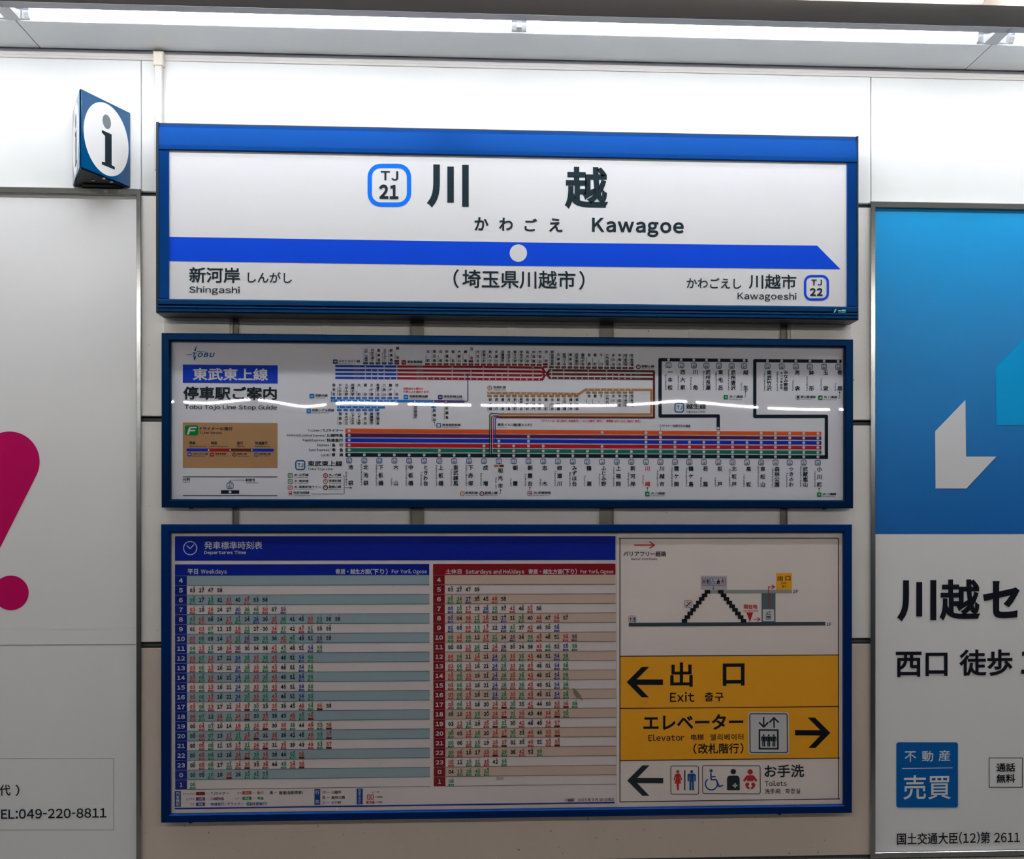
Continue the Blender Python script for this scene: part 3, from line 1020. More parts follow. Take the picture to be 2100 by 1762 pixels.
Q.text('国土交通大臣(12)第 2611', 1839.5, 1706.5, 2091.5, 1731.4, 'black', 0.012, 2, 4, gap=0.10)

# ------------------------------------------------------------------ printing on the route map
Q = Print('company_logo', PM, msheet)
Q.text('TOBU', 394.5, 725.2, 440.5, 734.6, 'tobu', 0.04, 2, 3, gap=0.22, slant=0.25)
for a in (((403.9, 709), (401.6, 722.5), (397.6, 722.5)), ((398.6, 742), (396.8, 736), (402.6, 731), (401.5, 736)), ((377.6, 729.6), (393, 728.9), (393, 730.5)),
          ((404.6, 722.4), (425.4, 723.2), (404.6, 723.9))):
    Q.poly(list(a), 'tobu', 1)
Q = Print('title_block', PM, msheet)
Q.rect(375, 750.0, 569.6, 787.2, 'tbblue')
Q.text('東武東上線', 395, 756.7, 550, 781.9, 'white', 0.024, 2, 3)
Q.text('停車駅ご案内', 375.5, 794.3, 567.7, 821.8, 'ink', 0.028, 2, 3)
Q.text('Tobu Tojo Line Stop Guide', 378.6, 831.4, 568, 843, 'ink', 0.018, 2, 3, gap=0.07)
Q = Print('service_chart', PM, msheet)
Q.rect(375, 868, 569.2, 960, 'tan', 0.3)
Q.rrect(379.2, 873.3, 407, 894, 5, 'fgreen', 2)
Q.poly([(387.5, 892), (383.4, 892), (387, 879.5), (389.5, 876.6), (404, 876.6), (402.6, 879.3), (391, 879.3), (390, 882.8), (401, 882.8), (399.4, 885.4), (389.4, 885.4)], 'white', 3)
Q.text('Fライナーの運行', 410, 876.4, 477, 883.8, 'ink', 0.02, 2, 2)
Q.text('F Liner Service', 410, 885.7, 454.8, 890.7, 'ink', 0.015, 2, 2)
for s, a, b_ in (('特急', 388.6, 401.2), ('特急', 433, 445.7), ('急行', 486.3, 498.8), ('快速急行', 523, 549)):
    Q.text(s, a, 906, b_, 912.6, 'ink', 0.025, 2, 1)
for s, a, b_ in (('Limited Express', 388, 422.6), ('Limited Express', 432.6, 467.4), ('Express', 486, 502.5), ('Rapid Express', 522.8, 554.2)):
    Q.text(s, a, 914.2, b_, 918.4, 'ink', 0.014, 2, 1)
Q.rrect(382, 920.6, 432, 926.5, 2.9, 'rblue', 1); Q.rrect(510, 920.8, 562, 926.7, 2.9, 'rblue', 1)
Q.rect(427.5, 920.6, 472, 926.6, 'toyoko', 2); Q.rect(472, 920.7, 517, 926.6, 'fuku', 2)
for x in (427.8, 472.2, 516.6):
    Q.rrect(x - 1.1, 921.6, x + 1.1, 925.8, 1, 'white', 3)


def tiny(Q, s, x0, y0, x1, y1, sub=None, w=0.022, suby=None, col='ink'):
    Q.text(s, x0, y0, x1, y1, col, w, 2, 1)
    if sub:
        a, b_, c = suby if suby else (y1 + 1.2, y1 + 3.6, x1)
        Q.text(sub, x0, a, c, b_, col, 0.01, 2, 1)


def sq_icon(Q, x0, y0, x1, y1, col, s, solid=True, r=2):
    if solid:
        Q.rrect(x0, y0, x1, y1, r, col, 1)
    else:
        Q.rring(x0, y0, x1, y1, 1, 1.2, col, 1, 2)
    m = (x1 - x0) * 0.2; my = (y1 - y0) * 0.3
    if s:
        Q.text(s, x0 + m, y0 + my, x1 - m, y1 - my, 'white' if solid else 'ink', 0.03, 2, 2)


def circ_icon(Q, cx, cy, r, col, s):
    Q.ring(cx, cy, r, r * 0.36, col, 1, 20)
    Q.text(s, cx - r * 0.26, cy - r * 0.36, cx + r * 0.26, cy + r * 0.36, 'ink', 0.05, 2, 1)


sq_icon(Q, 384.4, 928.6, 393, 936.8, 'navyb', 'MM'); tiny(Q, 'みなとみらい線', 395.4, 929.3, 425.9, 933.4, 'Minatomirai Line', suby=(934.6, 937, 421))
sq_icon(Q, 430.7, 928.8, 439, 937, 'toyoko', 'TY'); tiny(Q, '東急東横線', 441.4, 929.3, 464, 933.4, 'Tokyu Toyoko Line', suby=(934.6, 937, 469))
circ_icon(Q, 480.9, 933, 4.3, 'fuku', 'F'); tiny(Q, '副都心線', 487.2, 929.4, 506, 933.5, 'Fukutoshin Line', suby=(934.8, 937.2, 511.6))
Q.rring(521.4, 928.8, 530, 937.2, 2, 1.2, 'stbadge', 1, 3); Q.text('TJ', 523.4, 931, 528, 935, 'ink', 0.03, 2, 1)
tiny(Q, '東武東上線', 532, 929.4, 554.8, 933.5, 'Tobu Tojo Line', suby=(934.8, 937.2, 555))
Q = Print('legend_block', PM, msheet)
Q.rect(375, 977.4, 569, 979.0, 'ink'); Q.rect(375, 1015.6, 569, 1017.2, 'ink')
tiny(Q, '凡例', 374.7, 980.2, 389.3, 986.8, 'Legend', suby=(987.9, 990.6, 389))
tiny(Q, '駅番号', 503.6, 981.6, 523.3, 987.8, 'Station Number', suby=(989, 991.6, 531.4))
Q.rring(464.9, 989.6, 479, 1003, 4, 1.4, 'stbadge', 1, 4)
Q.text('TJ', 468.8, 992, 475.2, 995.4, 'ink', 0.02, 2, 1); Q.text('01', 468.2, 996.4, 475.6, 1001, 'ink', 0.03, 2, 2)
Q.line([(502, 984.6), (472, 984.6), (472, 988)], 0.8, 'ink'); Q.disc(472, 987.6, 1.4, 'ink', 2, 8)
Q.rect(453.3, 1005.6, 490.7, 1012.8, 'rblack'); Q.disc(471.8, 1009.2, 3.1, 'white', 2)

# the stopping pattern of the main line
SX = {1: 716.1, 2: 747.1, 3: 777.9, 4: 808.7, 5: 839.2, 6: 869.8, 7: 901, 8: 931.3, 9: 962.1, 10: 992.5, 11: 1023, 12: 1053.4, 13: 1083.7, 14: 1114, 15: 1144.2,
      16: 1174.7, 17: 1204.6, 18: 1234.7, 19: 1264.7, 20: 1294.6, 21: 1324.6, 22: 1354.3, 23: 1384, 24: 1413.7, 25: 1443.3, 26: 1472.9, 27: 1502.1, 28: 1531.7,
      29: 1560.9, 30: 1590.1, 31: 1619.3, 32: 1648.1, 33: 1677.1}
ROWS = [('orange', 879.3, 888.2, 885.4, 892.9), ('purple', 889.2, 897.2, 895.1, 902), ('rblue', 899.0, 907, 904.6, 911.9), ('rred', 909.1, 917.3, 914.1, 921.6),
        ('rgreen', 919.1, 927.3, 924.1, 931.5), ('rblack', 929.2, 937, 933.4, 940.9)]
Q = Print('main_line_bars', PM, msheet)
for i, (c, a, b_, a2, b2) in enumerate(ROWS):
    e = 1684.3 if i < 5 else 1698
    Q.poly([(708.4, a), (e, a2), (e, b2), (708.4, b_)], c, 1)
for x, c, w, y1 in ((1004.2, 'rblack', 1.6, 932), (1007.9, 'rblack', 1.6, 932), (1012.1, 'rred', 1.6, 911), (1015.8, 'rblue', 1.8, 901.5)):
    k = {1004.2: 847.9, 1007.9: 852.6, 1012.1: 854.2, 1015.8: 855.8}[x]
    for dx, cc, lv in ((0, c, 3), ):
        if c == 'rblack' and x > 1005 or c != 'rblack': pass
        Q.line([(x, y1), (x, k + 4), (x + 1.2, k + 1.2), (x + 4, k), (1023, k)], w, cc, lv)
Q.line([(1006, 932), (1006, 852)], 0.9, 'white', 2.6); Q.line([(1010, 929.5), (1010, 880)], 1.2, 'white', 2.6)
STOPS = [[1, 18, 21, 22, 26, 29, 30, 31, 32, 33], [1, 13, 21, 22, 26, 29, 30, 31, 32, 33], [1, 11, 13] + list(range(21, 34)),
         [1, 10, 11, 12, 13, 14, 18] + list(range(21, 34)), [1, 7] + list(range(10, 34)), list(range(1, 34))]
Q2 = Print('stop_dots', PM, msheet)
for (c, a, b_, a2, b2), st in zip(ROWS, STOPS):
    for s in st:
        x = SX[s]; f = (x - 708.4) / (1684.3 - 708.4)
        Q2.disc(x, (a + b_) / 2 * (1 - f) + (a2 + b2) / 2 * f, 2.95, 'white', 4, 16)
Q = Print('service_lettering', PM, msheet)
for s, x0, x1, j, j0, y0, y1 in (('TJ Liner', 631.3, 656, 'TJライナー', 661.5, 880.2, 886.2), ('KAWAGOE Limited Express', 588.5, 664.8, '川越特急', 670, 889.9, 896.7),
                                 ('Rapid Express', 621, 664.8, '快速急行', 670, 899.7, 906.9), ('Express', 650.6, 675, '急　行', 680.5, 909.6, 916.8),
                                 ('Semi Express', 633, 675, '準　急', 680.5, 919.5, 926.9), ('Local', 658.5, 675, '普　通', 680.5, 929.5, 936.7)):
    Q.text(s, x0, y0 + 0.9, x1, y1 - (0.2 if s != 'TJ Liner' and s != 'Local' else 0.9) + 0.2, 'ink', 0.018, 2, 2, gap=0.07)
    Q.text(j, j0, y0, 703.7, y1, 'ink', 0.028, 2, 2)
    Q.line([(j0 - 4.6, y1 - 0.4), (j0 - 2.2, y0 + 0.8)], 0.6, 'ink')
Q.rring(605.4, 943.9, 626.3, 964.5, 5.5, 2.6, 'stbadge', 1, 5)
Q.text('TJ', 610.4, 950.6, 621.8, 958.6, 'ink', 0.03, 2, 2, gap=0.1)
Q.text('東武東上線', 631, 945.2, 702.3, 956.8, 'ink', 0.024, 2, 2)
Q.text('Tobu Tojo Line', 631, 959.4, 682.4, 965.9, 'ink', 0.015, 2, 2, gap=0.07)

NM = ['池袋', '北池袋', '下板橋', '大山', '中板橋', 'ときわ台', '上板橋', '東武練馬', '下赤塚', '成増', '和光市', '朝霞', '朝霞台', '志木', '柳瀬川', 'みずほ台', '鶴瀬',
      'ふじみ野', '上福岡', '新河岸', '川越', '川越市', '霞ケ関', '鶴ケ島', '若葉', '坂戸', '北坂戸', '高坂', '東松山', '森林公園', 'つきのわ', '武蔵嵐山', '小川町']
RM = ['Ikebukuro', 'Kita-ikebukuro', 'Shimo-itabashi', 'Oyama', 'Naka-itabashi', 'Tokiwadai', 'Kami-itabashi', 'Tobu-nerima', 'Shimo-akatsuka', 'Narimasu', 'Wakoshi',
      'Asaka', 'Asakadai', 'Shiki', 'Yanasegawa', 'Mizuhodai', 'Tsuruse', 'Fujimino', 'Kami-fukuoka', 'Shingashi', 'Kawagoe', 'Kawagoeshi', 'Kasumigaseki', 'Tsurugashima',
      'Wakaba', 'Sakado', 'Kita-sakado', 'Takasaka', 'Higashi-matsuyama', 'Shinrin-koen', 'Tsukinowa', 'Musashi-ranzan', 'Ogawamachi']


def station(Q, QB, x, yb, n, name, rom, y0, y1, size=10.6, col='ink', dx=3.3, rx=-5.9, lim=None):
    QB.rring(x - 5.9, yb - 5.9, x + 5.9, yb + 5.9, 3.4, 1.35, 'stbadge', 1, 4)
    QB.text('TJ', x - 2.9, yb - 3.9, x + 2.9, yb - 0.6, 'ink', 0.015, 2, 1)
    QB.text('%02d' % n, x - 3.2, yb + 0.2, x + 3.2, yb + 4.2, 'ink', 0.04, 2, 2)
    Q.vtext(name, x + dx, y0, y1, size, col, 0.026, 2, 1)
    h = min(len(rom) * 3.25, y1 - y0 + 0.5)
    desc = any(c in 'gyp' for c in rom)
    Q.text(rom, x + rx - (2.4 if desc else 1.6), y1 - h, x + rx + 2.2, y1, col, 0.014, 2, 1, 'r', gap=0.07)


Q = Print('station_names', PM, msheet)
QB = Print('station_number_badges', PM, msheet)
for i in range(33):
    n = i + 1; x = SX[n]; f = (x - 716) / (1677 - 716)
    y0 = 953 + 3.8 * f; y1 = 996.2 + 2.8 * f
    station(Q, QB, x, 944.8 + 4 * f, n, NM[i], RM[i], y0 + (5.6 if n == 11 else 0), y1 + (5 if n == 11 else 0), col='note' if n == 21 else 'ink')
QB.rrect(1013, 953.2, 1022.5, 957.8, 1.5, 'yura', 2); QB.rrect(1023.8, 953.2, 1033.3, 957.8, 1.5, 'fuku', 2)

# branch boxes at the right
Q = Print('branch_line_boxes', PM, msheet)
Q.line([(1533, 739), (1353.6, 736.8), (1353.6, 852.7), (1472.9, 852.7), (1472.9, 882)], 6.8, 'rblack', 1)
Q.line([(1725.8, 741), (1547.8, 739.2), (1547.8, 853.7), (1694.6, 853.7), (1694.6, 937.2)], 6.8, 'rblack', 1)
OG = [(1370.8, '一本松', 'Ippommatsu'), (1396.8, '西大家', 'Nishi-oya'), (1422.8, '川角', 'Kawakado'), (1448.6, '武州長瀬', 'Bushu-nagase'), (1474.4, '東毛呂', 'Higashi-moro'),
      (1500.2, '武州唐沢', 'Bushu-karasawa'), (1526, '越生', 'Ogose')]
YO = [(1573.9, '東武竹沢', 'Tobu-takezawa'), (1603, 'みなみ寄居', 'Minami-yorii'), (1632, '男衾', 'Obusuma'), (1660.9, '鉢形', 'Hachigata'), (1690, '玉淀', 'Tamayodo'), (1718.9, '寄居', 'Yorii')]
QN = Print('branch_station_names', PM, msheet)
for i, (x, a, b_) in enumerate(OG):
    Q2.disc(x, 736.9 + 0.28 * i, 2.9, 'white', 2, 16)
    station(QN, QB, x, 748.4 + 0.28 * i, 41 + i, a, b_, 757 + 0.2 * i, 799 + 0.2 * i, 10.4)
for i, (x, a, b_) in enumerate(YO):
    Q2.disc(x, 739.4 + 0.3 * i, 2.9, 'white', 2, 16)
    if i == 1:
        station(QN, QB, x, 751 + 0.3 * i, 34 + i, a, b_, 758.8, 801.5, 9.6, dx=8.2, rx=-9)
        QN.vtext('ホンダ寄居前', x - 0.6, 762, 798, 5.4, 'ink', 0.02, 2, 1)
    else:
        station(QN, QB, x, 751 + 0.3 * i, 34 + i, a, b_, 758.8, 801.5, 10.4)
Q2.disc(1472.6, 878, 2.9, 'white', 2, 16)
Q = Print('line_labels', PM, msheet)
Q.rring(1383, 825.4, 1403, 845.9, 5.5, 2.4, 'stbadge', 1, 5)
Q.text('TJ', 1387.6, 831.6, 1398.8, 839.6, 'ink', 0.03, 2, 2, gap=0.1)
Q.text('越生線', 1407, 827.8, 1448, 838.8, 'ink', 0.024, 2, 2)
Q.text('Ogose Line', 1407, 841.2, 1446, 847.4, 'ink', 0.015, 2, 2, gap=0.07)
for x0, y0, t0, t1, s, ax_, ay, ly in ((1483.8, 809.5, 1494.7, 1523.7, 'JR 八高線', 1528.8, 803, 814), (1677.7, 811, 1688, 1716.8, 'JR 八高線', 1721.7, 804.6, 816.6)):
    sq_icon(Q, x0, y0, x0 + 9, y0 + 9.4, 'jrgreen', 'JR', r=1)
    tiny(Q, s, t0, y0 + 0.6, t1, y0 + 6.4, 'JR Hachiko Line', suby=(y0 + 7.6, y0 + 9.8, t1 - 2))
    Q.line([(t1 + 1.5, ly), (ax_, ly), (ax_, ay)], 0.7, 'ink'); Q.disc(ax_, ay, 1.4, 'ink', 2, 8)
Q.rring(1631.8, 810.4, 1640.6, 820, 0.8, 0.7, 'grey', 1, 2); Q.rect(1634, 812, 1638.4, 816.4, 'ink'); Q.rect(1634.4, 817.2, 1638, 818.4, 'ink')
tiny(Q, '秩父鉄道線', 1642, 810.8, 1672.6, 816.8, 'Chichibu Railway Line', suby=(817.9, 820, 1664))
tiny(Q, 'TJライナー池袋行きは通過', 1352, 870.4, 1415.8, 875.6)
Q.line([(1354.4, 876.5), (1354.4, 886)], 0.7, 'ink')
tiny(Q, '東京メトロ線(乗り入れ)', 1020.4, 867.8, 1090.5, 874.2, 'Tokyo Metro', suby=(875.4, 878, 1041))
sq_icon(Q, 682.7, 737.6, 692.4, 747, 'navyb', 'MM'); tiny(Q, 'みなとみらい線', 694.5, 738.4, 738.2, 743.9, 'Minatomirai Line', suby=(745, 747.6, 722))
sq_icon(Q, 823.5, 738.8, 832.9, 748.2, 'toyoko', 'TY'); tiny(Q, '東急東横線', 835, 739.2, 866.6, 744.9, 'Tokyu Toyoko Line', suby=(746, 748.5, 866))
sq_icon(Q, 634.6, 808.2, 644.8, 817.8, 'sotetsu', 'SO'); tiny(Q, '相鉄本線', 646.7, 808.8, 672, 814.5, 'Sotetsu Line', suby=(815.4, 817.8, 667))
sq_icon(Q, 628.6, 838.4, 638, 848.2, 'sotetsu', 'SO'); tiny(Q, '相鉄いずみ野線', 639.8, 838.9, 685.6, 844.8, 'Sotetsu Izumino Line', suby=(845.6, 848, 675))
sq_icon(Q, 827.6, 809.4, 837.3, 819, 'sotetsu', 'SO'); tiny(Q, '相鉄新横浜線', 839.4, 809.8, 877.5, 815.5, 'Sotetsu Shin-Yokohama Line', suby=(816.4, 819, 882))
sq_icon(Q, 898, 809.6, 907.6, 819.2, 'shin', 'SH'); tiny(Q, '東急新横浜線', 909.8, 810.2, 948, 815.8, 'Tokyu Shin-Yokohama Line', suby=(816.8, 819.4, 949.5))
circ_icon(Q, 1004.2, 795, 4.9, 'yura', 'Y'); tiny(Q, '有楽町線', 1011.6, 791, 1037.4, 796.6, 'Yurakucho Line', suby=(797.6, 800.2, 1037))
circ_icon(Q, 1309, 751.6, 5, 'fuku', 'F'); tiny(Q, '副都心線', 1316, 747.4, 1341.4, 753.4, 'Fukutoshin Line', suby=(754.3, 756.6, 1341))
tiny(Q, '相鉄線内の種別は', 827.3, 794.5, 867.9, 799.3, col='note'); tiny(Q, '列車により異なります。', 827.3, 801, 881, 806, col='note')
tiny(Q, 'Fライナーは、東上線内｢快速急行｣･メトロ線内｢急行｣･東横線 みなとみらい線内｢特急｣', 1110, 860.2, 1313.4, 865.8, col='note')
Q.rrect(894.8, 867.6, 904.5, 877.3, 2, 'sotetsu', 1); Q.rrect(896.8, 869.4, 902.5, 875.6, 1, 'white', 2)
tiny(Q, '東海道新幹線', 906.6, 868.6, 944.7, 874.2, 'Tokaido Shinkansen', suby=(875, 877.6, 939.5))
Q.line([(894.4, 872), (891, 872), (891, 867)], 0.7, 'ink'); Q.disc(891, 866.5, 1.4, 'ink', 2, 8)
Q = Print('transfer_labels', PM, msheet)
for y, s, sub, c, t in ((970.9, 'JR 山手線', 'JR Yamanote Line', 'tgreen', 'JY'), (983.4, 'JR 埼京線', 'JR Saikyo Line', 'rgreen', 'JA'), (995.6, 'JR 湘南新宿ライン', 'JR Shonan-Shinjuku Line', 'tred', 'JS')):
    sq_icon(Q, 590.4, y, 600.3, y + 9, c, t, False)
    tiny(Q, s, 602.2, y + 0.5, 632.9 if t != 'JS' else 658.6, y + 6.1, sub, suby=(y + 7.1, y + 9.4, 632 if t != 'JS' else 643.8))
Q.rrect(592, 1007.6, 599.4, 1013.6, 1.2, 'tred', 1); Q.rect(593.4, 1009, 598, 1011, 'white', 2)
Q.line([(592.4, 1016.8), (595.7, 1012), (599.2, 1016.8)], 1, 'tred')
tiny(Q, '西武池袋線', 602, 1008, 634.4, 1013.7, 'Seibu Ikebukuro Line', suby=(1014.9, 1017.2, 637))
for y, c, t, s, sub in ((975.8, 'tred', 'M', '丸ノ内線', 'Marunouchi Line'), (988, 'yura', 'Y', '有楽町線', 'Yurakucho Line'), (1000.3, 'fuku', 'F', '副都心線', 'Fukutoshin Line')):
    circ_icon(Q, 667.5, y, 5.2, c, t)
    tiny(Q, s, 674.5, y - 4.6, 699.6, y + 1.2, sub, suby=(y + 2.4, y + 4.8, 701))
Q.line([(703.6, 976.2), (705.9, 976.2), (705.9, 1013.4), (639.6, 1013.2)], 0.8, 'ink'); Q.line([(705.9, 1000.5), (719.5, 1000.5)], 0.8, 'ink'); Q.disc(719.5, 1000.5, 1.6, 'ink', 2, 8)
circ_icon(Q, 948, 1012.8, 5, 'yura', 'Y'); tiny(Q, '有楽町線', 954, 1008.2, 980, 1014, 'Yurakucho Line', suby=(1015, 1017.4, 980))
circ_icon(Q, 988.2, 1012.8, 5, 'fuku', 'F'); tiny(Q, '副都心線', 994.5, 1008.2, 1020.5, 1014, 'Fukutoshin Line', suby=(1015, 1017.4, 1020.6))
Q.line([(1022.5, 1012.5), (1026.5, 1012.5), (1026.5, 1005)], 0.8, 'ink'); Q.disc(1026.5, 1005.2, 1.6, 'ink', 2, 8)
sq_icon(Q, 1081.6, 1007.8, 1091, 1017.2, 'tred', 'JM', False); tiny(Q, 'JR 武蔵野線', 1093.2, 1008.2, 1129.8, 1014, 'JR Musashino Line', suby=(1015, 1017.4, 1125.6))
Q.line([(1086.4, 1000.5), (1086.4, 1007.6)], 0.8, 'ink'); Q.disc(1086.4, 1000.4, 1.6, 'ink', 2, 8)
sq_icon(Q, 1322.9, 1008.8, 1331.9, 1018, 'jrgreen', 'JR', r=1); tiny(Q, 'JR 川越線', 1333.6, 1009.3, 1363.3, 1014.8, 'JR Kawagoe Line', suby=(1015.8, 1018, 1363))
Q.line([(1327.4, 1001), (1327.4, 1008.6)], 0.8, 'ink'); Q.disc(1327.4, 1000.9, 1.6, 'ink', 2, 8)
sq_icon(Q, 1675.3, 1009.6, 1684.3, 1018.8, 'jrgreen', 'JR', r=1); tiny(Q, 'JR 八高線', 1685.8, 1010, 1714.7, 1015.6, 'JR Hachiko Line', suby=(1016.4, 1018.8, 1712.6))
Q.line([(1679.8, 1002), (1679.8, 1009.4)], 0.8, 'ink'); Q.disc(1679.8, 1001.7, 1.6, 'ink', 2, 8)

# the through lines across the top
Q = Print('through_line_bars', PM, msheet)
for a, b_, c, d, e, f in ((749.0, 753.4, 749.8, 754.2, 751, 755.6), (756.9, 761.4, 758.0, 762.6, 759, 763.7), (764.9, 769.3, 766.2, 770.6, 767, 771.7), (772.9, 777.6, 774.1, 778.9, 775.1, 780)):
    Q.poly([(687.6, a), (815.2, a + 0.45), (815.2, b_ + 0.45), (687.6, b_)], 'minato', 1)
    Q.poly([(815.2, a + 0.45), (960, c), (1110, e), (1110, f), (960, d), (815.2, b_ + 0.45)], 'toyoko', 1)
Q.poly([(1110, 751), (1114, 753), (1121, 764.5), (1121, 767.5), (1113.5, 780), (1109, 780), (1109, 775), (1111, 775), (1114.6, 768.8), (1109, 771.7), (1109, 767), (1115, 766.4), (1109, 763.7), (1109, 759), (1113.4, 761), (1110.4, 755.8)], 'toyoko', 1)
Q.poly([(1119, 764.5), (1126, 756.3), (1130, 756.3), (1130, 761), (1128, 761), (1125.4, 764.4), (1130, 764.4), (1130, 769), (1125.6, 769), (1128.2, 772), (1130, 772), (1130, 777), (1126.4, 777), (1119, 768)], 'fuku', 1)
for a, b_, c, d in ((756.4, 761, 758.6, 763), (764.4, 769, 766.2, 770.4), (772, 777, 774, 778.6)):
    Q.poly([(1129, a), (1339.6, c), (1339.6, d), (1129, b_)], 'fuku', 1)
Q.line([(1338, 760.6), (1341, 761), (1341, 856), (1023, 855.4)], 4.4, 'fuku', 1)
Q.line([(999.5, 805.3), (1187.5, 807.4), (1201, 798.4), (1335.6, 798.9), (1335.6, 849.6), (1023, 849.4)], 4.6, 'yura', 1)
Q.line([(678.6, 822), (889.3, 823)], 4.9, 'sotetsu', 1)
Q.line([(889, 823), (952.6, 823.4)], 4.9, 'shin', 1.1)
Q.line([(952, 823), (957.5, 822.8), (959.4, 821), (959.4, 769.6), (961, 768.2), (965, 768.2)], 2.0, 'shin', 1.6)
Q.line([(691.6, 835.4), (787.5, 835.6), (787.5, 833.5)], 4.6, 'sotetsu', 1)
MN = [(749.5, '元町･中華街', 'Motomachi-Chukagai'), (762.2, '日本大通り', 'Nihon-odori'), (775.1, '馬車道', 'Bashamichi'), (787.9, 'みなとみらい', 'Minatomirai'),
      (800.7, '新高島', 'Shin-takashima'), (813.7, '横浜', 'Yokohama')]
TY = ['反町 Tammachi', '東白楽 Higashi-hakuraku', '白楽 Hakuraku', '妙蓮寺 Myorenji', '菊名 Kikuna', '大倉山 Okurayama', '綱島 Tsunashima', '日吉 Hiyoshi', '元住吉 Motosumiyoshi',
      '武蔵小杉 Musashi-kosugi', '新丸子 Shin-maruko', '多摩川 Tamagawa', '田園調布 Den-en-chofu', '自由が丘 Jiyugaoka', '都立大学 Toritsu-daigaku', '学芸大学 Gakugei-daigaku',
      '祐天寺 Yutenji', '中目黒 Naka-meguro', '代官山 Daikan-yama', '渋谷 Shibuya']
FK = ['明治神宮前 Meiji-jingumae', '北参道 Kita-sando', '新宿三丁目 Shinjuku-sanchome', '東新宿 Higashi-shinjuku', '西早稲田 Nishi-waseda', '雑司が谷 Zoshigaya', '池袋 Ikebukuro',
      '要町 Kanamecho', '千川 Senkawa', '小竹向原 Kotake-mukaihara', '氷川台 Hikawadai', '平和台 Heiwadai', '地下鉄赤塚 Chikatetsu-akatsuka', '地下鉄成増 Chikatetsu-narimasu']
YU = ['新木場 Shin-kiba', '辰巳 Tatsumi', '豊洲 Toyosu', '月島 Tsukishima', '新富町 Shintomicho', '銀座一丁目 Ginza-itchome', '有楽町 Yurakucho', '桜田門 Sakuradamon', '永田町 Nagatacho',
      '麹町 Kojimachi', '市ケ谷 Ichigaya', '飯田橋 Iidabashi', '江戸川橋 Edogawabashi', '護国寺 Gokokuji', '東池袋 Higashi-ikebukuro']
Q = Print('through_station_names', PM, msheet)
QC = Print('through_station_badges', PM, msheet)


def small_station(x, name, rom, y0, y1, by, col, up=True, size=6.6):
    Q.vtext(name, x + 1.6, y0, y1, size, 'ink', 0.026, 2, 1)
    h = min(len(rom) * 1.75, y1 - y0)
    Q.text(rom, x - 4.4, y1 - h, x - 2.2, y1, 'ink', 0.014, 2, 1, 'r')
    if by is not None:
        QC.rrect(x - 4.9, by - 2.3, x + 4.9, by + 2.3, 1.4, col, 1)
        QC.rect(x - 2.8, by - 0.6, x + 2.8, by + 0.6, 'grey', 2)


for x, a, b_ in MN:
    last = x > 810
    small_station(x, a, b_, 711 if last else 715.6, 736.4 if last else 741.8, 745.4, 'navyb')
QC.rrect(808.8, 738.4, 818.6, 742.6, 1.4, 'toyoko', 2)
TX = []
for i, s in enumerate(TY):
    x = 876.6 + (1118.4 - 876.6) * i / 19
    TX.append(x)
    a, b_ = s.split(' ')
    f = i / 19
    y0 = 717.4 + 0.9 * f; y1 = 742.6 + 0.9 * f; by = 746.6 + 1.2 * f
    if i == 7:
        small_station(x, a, b_, 711.6, 737, 747, 'shin'); QC.rrect(x - 4.9, 738.5, x + 4.9, 743, 1.4, 'toyoko', 2)
    elif i == 19:
        small_station(x, a, b_, y0 - 0.5, 742.6, 752, 'toyoko'); QC.rrect(x - 4.9, 744.3, x + 4.9, 748.8, 1.4, 'fuku', 2)
    else:
        small_station(x, a, b_, y0, y1, by, 'toyoko')
FX = []
for i, s in enumerate(FK):
    x = 1131 + (1294.2 - 1131) * i / 13
    FX.append(x)
    a, b_ = s.split(' ')
    f = i / 13
    y0 = 723.2 + 1.6 * f
    if i == 0: y0 = 718
    small_station(x, a, b_, y0, 748.4 + 1.4 * f, 752.6 + 1.4 * f, 'fuku')
YX = []
for i, s in enumerate(YU):
    x = 1004 + (1181.6 - 1004) * i / 14
    YX.append(x)
    a, b_ = s.split(' ')
    small_station(x, a, b_, 816.2, 841.4, 811.6, 'yura')
for i in range(6, 14):
    a, b_ = FK[i].split(' ')
    small_station(FX[i], a, b_, 808.4, 833.8, 804.6, 'yura')
SO = ['海老名 Ebina', 'かしわ台 Kashiwadai', 'さがみ野 Sagamino', '相模大塚 Sagami-otsuka', '大和 Yamato', '瀬谷 Seya', '三ツ境 Mitsukyo', '希望ケ丘 Kibogaoka', '二俣川 Futamatagawa',
      '鶴ケ峰 Tsurugamine', '西谷 Nishiya']
IZ = ['湘南台 Shonandai', 'ゆめが丘 Yumegaoka', 'いずみ中央 Izumi-chuo', 'いずみ野 Izumino', '弥生台 Yayoidai', '緑園都市 Ryokuentoshi', '南万騎が原 Minami-makigahara']
SXX = []
for i, s in enumerate(SO):
    x = 683.1 + (812.2 - 683.1) * i / 10
    SXX.append(x)
    a, b_ = s.split(' ')
    small_station(x, a, b_, 786.7, 812.2, 816.4, 'sotetsu')
for i, s in enumerate(IZ):
    x = 696.1 + (773.5 - 696.1) * i / 6
    a, b_ = s.split(' ')
    small_station(x, a, b_, 845.8, 871.4, 841.4, 'sotetsu')
small_station(850.7, '羽沢横浜国大', 'Hazawa yokohama-kokudai', 832.5, 858.8, 829, 'sotetsu')
small_station(889.2, '新横浜', 'Shin-yokohama', 838.5, 864.4, 829, 'shin'); QC.rrect(884.4, 832.6, 894, 837, 1.4, 'sotetsu', 2)
small_station(914.8, '新綱島', 'Shin-tsunashima', 834, 859.4, 829, 'shin')
MX = [m[0] for m in MN]


def dots(xs, y0, y1, x0, x1):
    for x in xs:
        Q2.disc(x, y0 + (y1 - y0) * (x - x0) / (x1 - x0), 1.45, 'white', 3, 10)


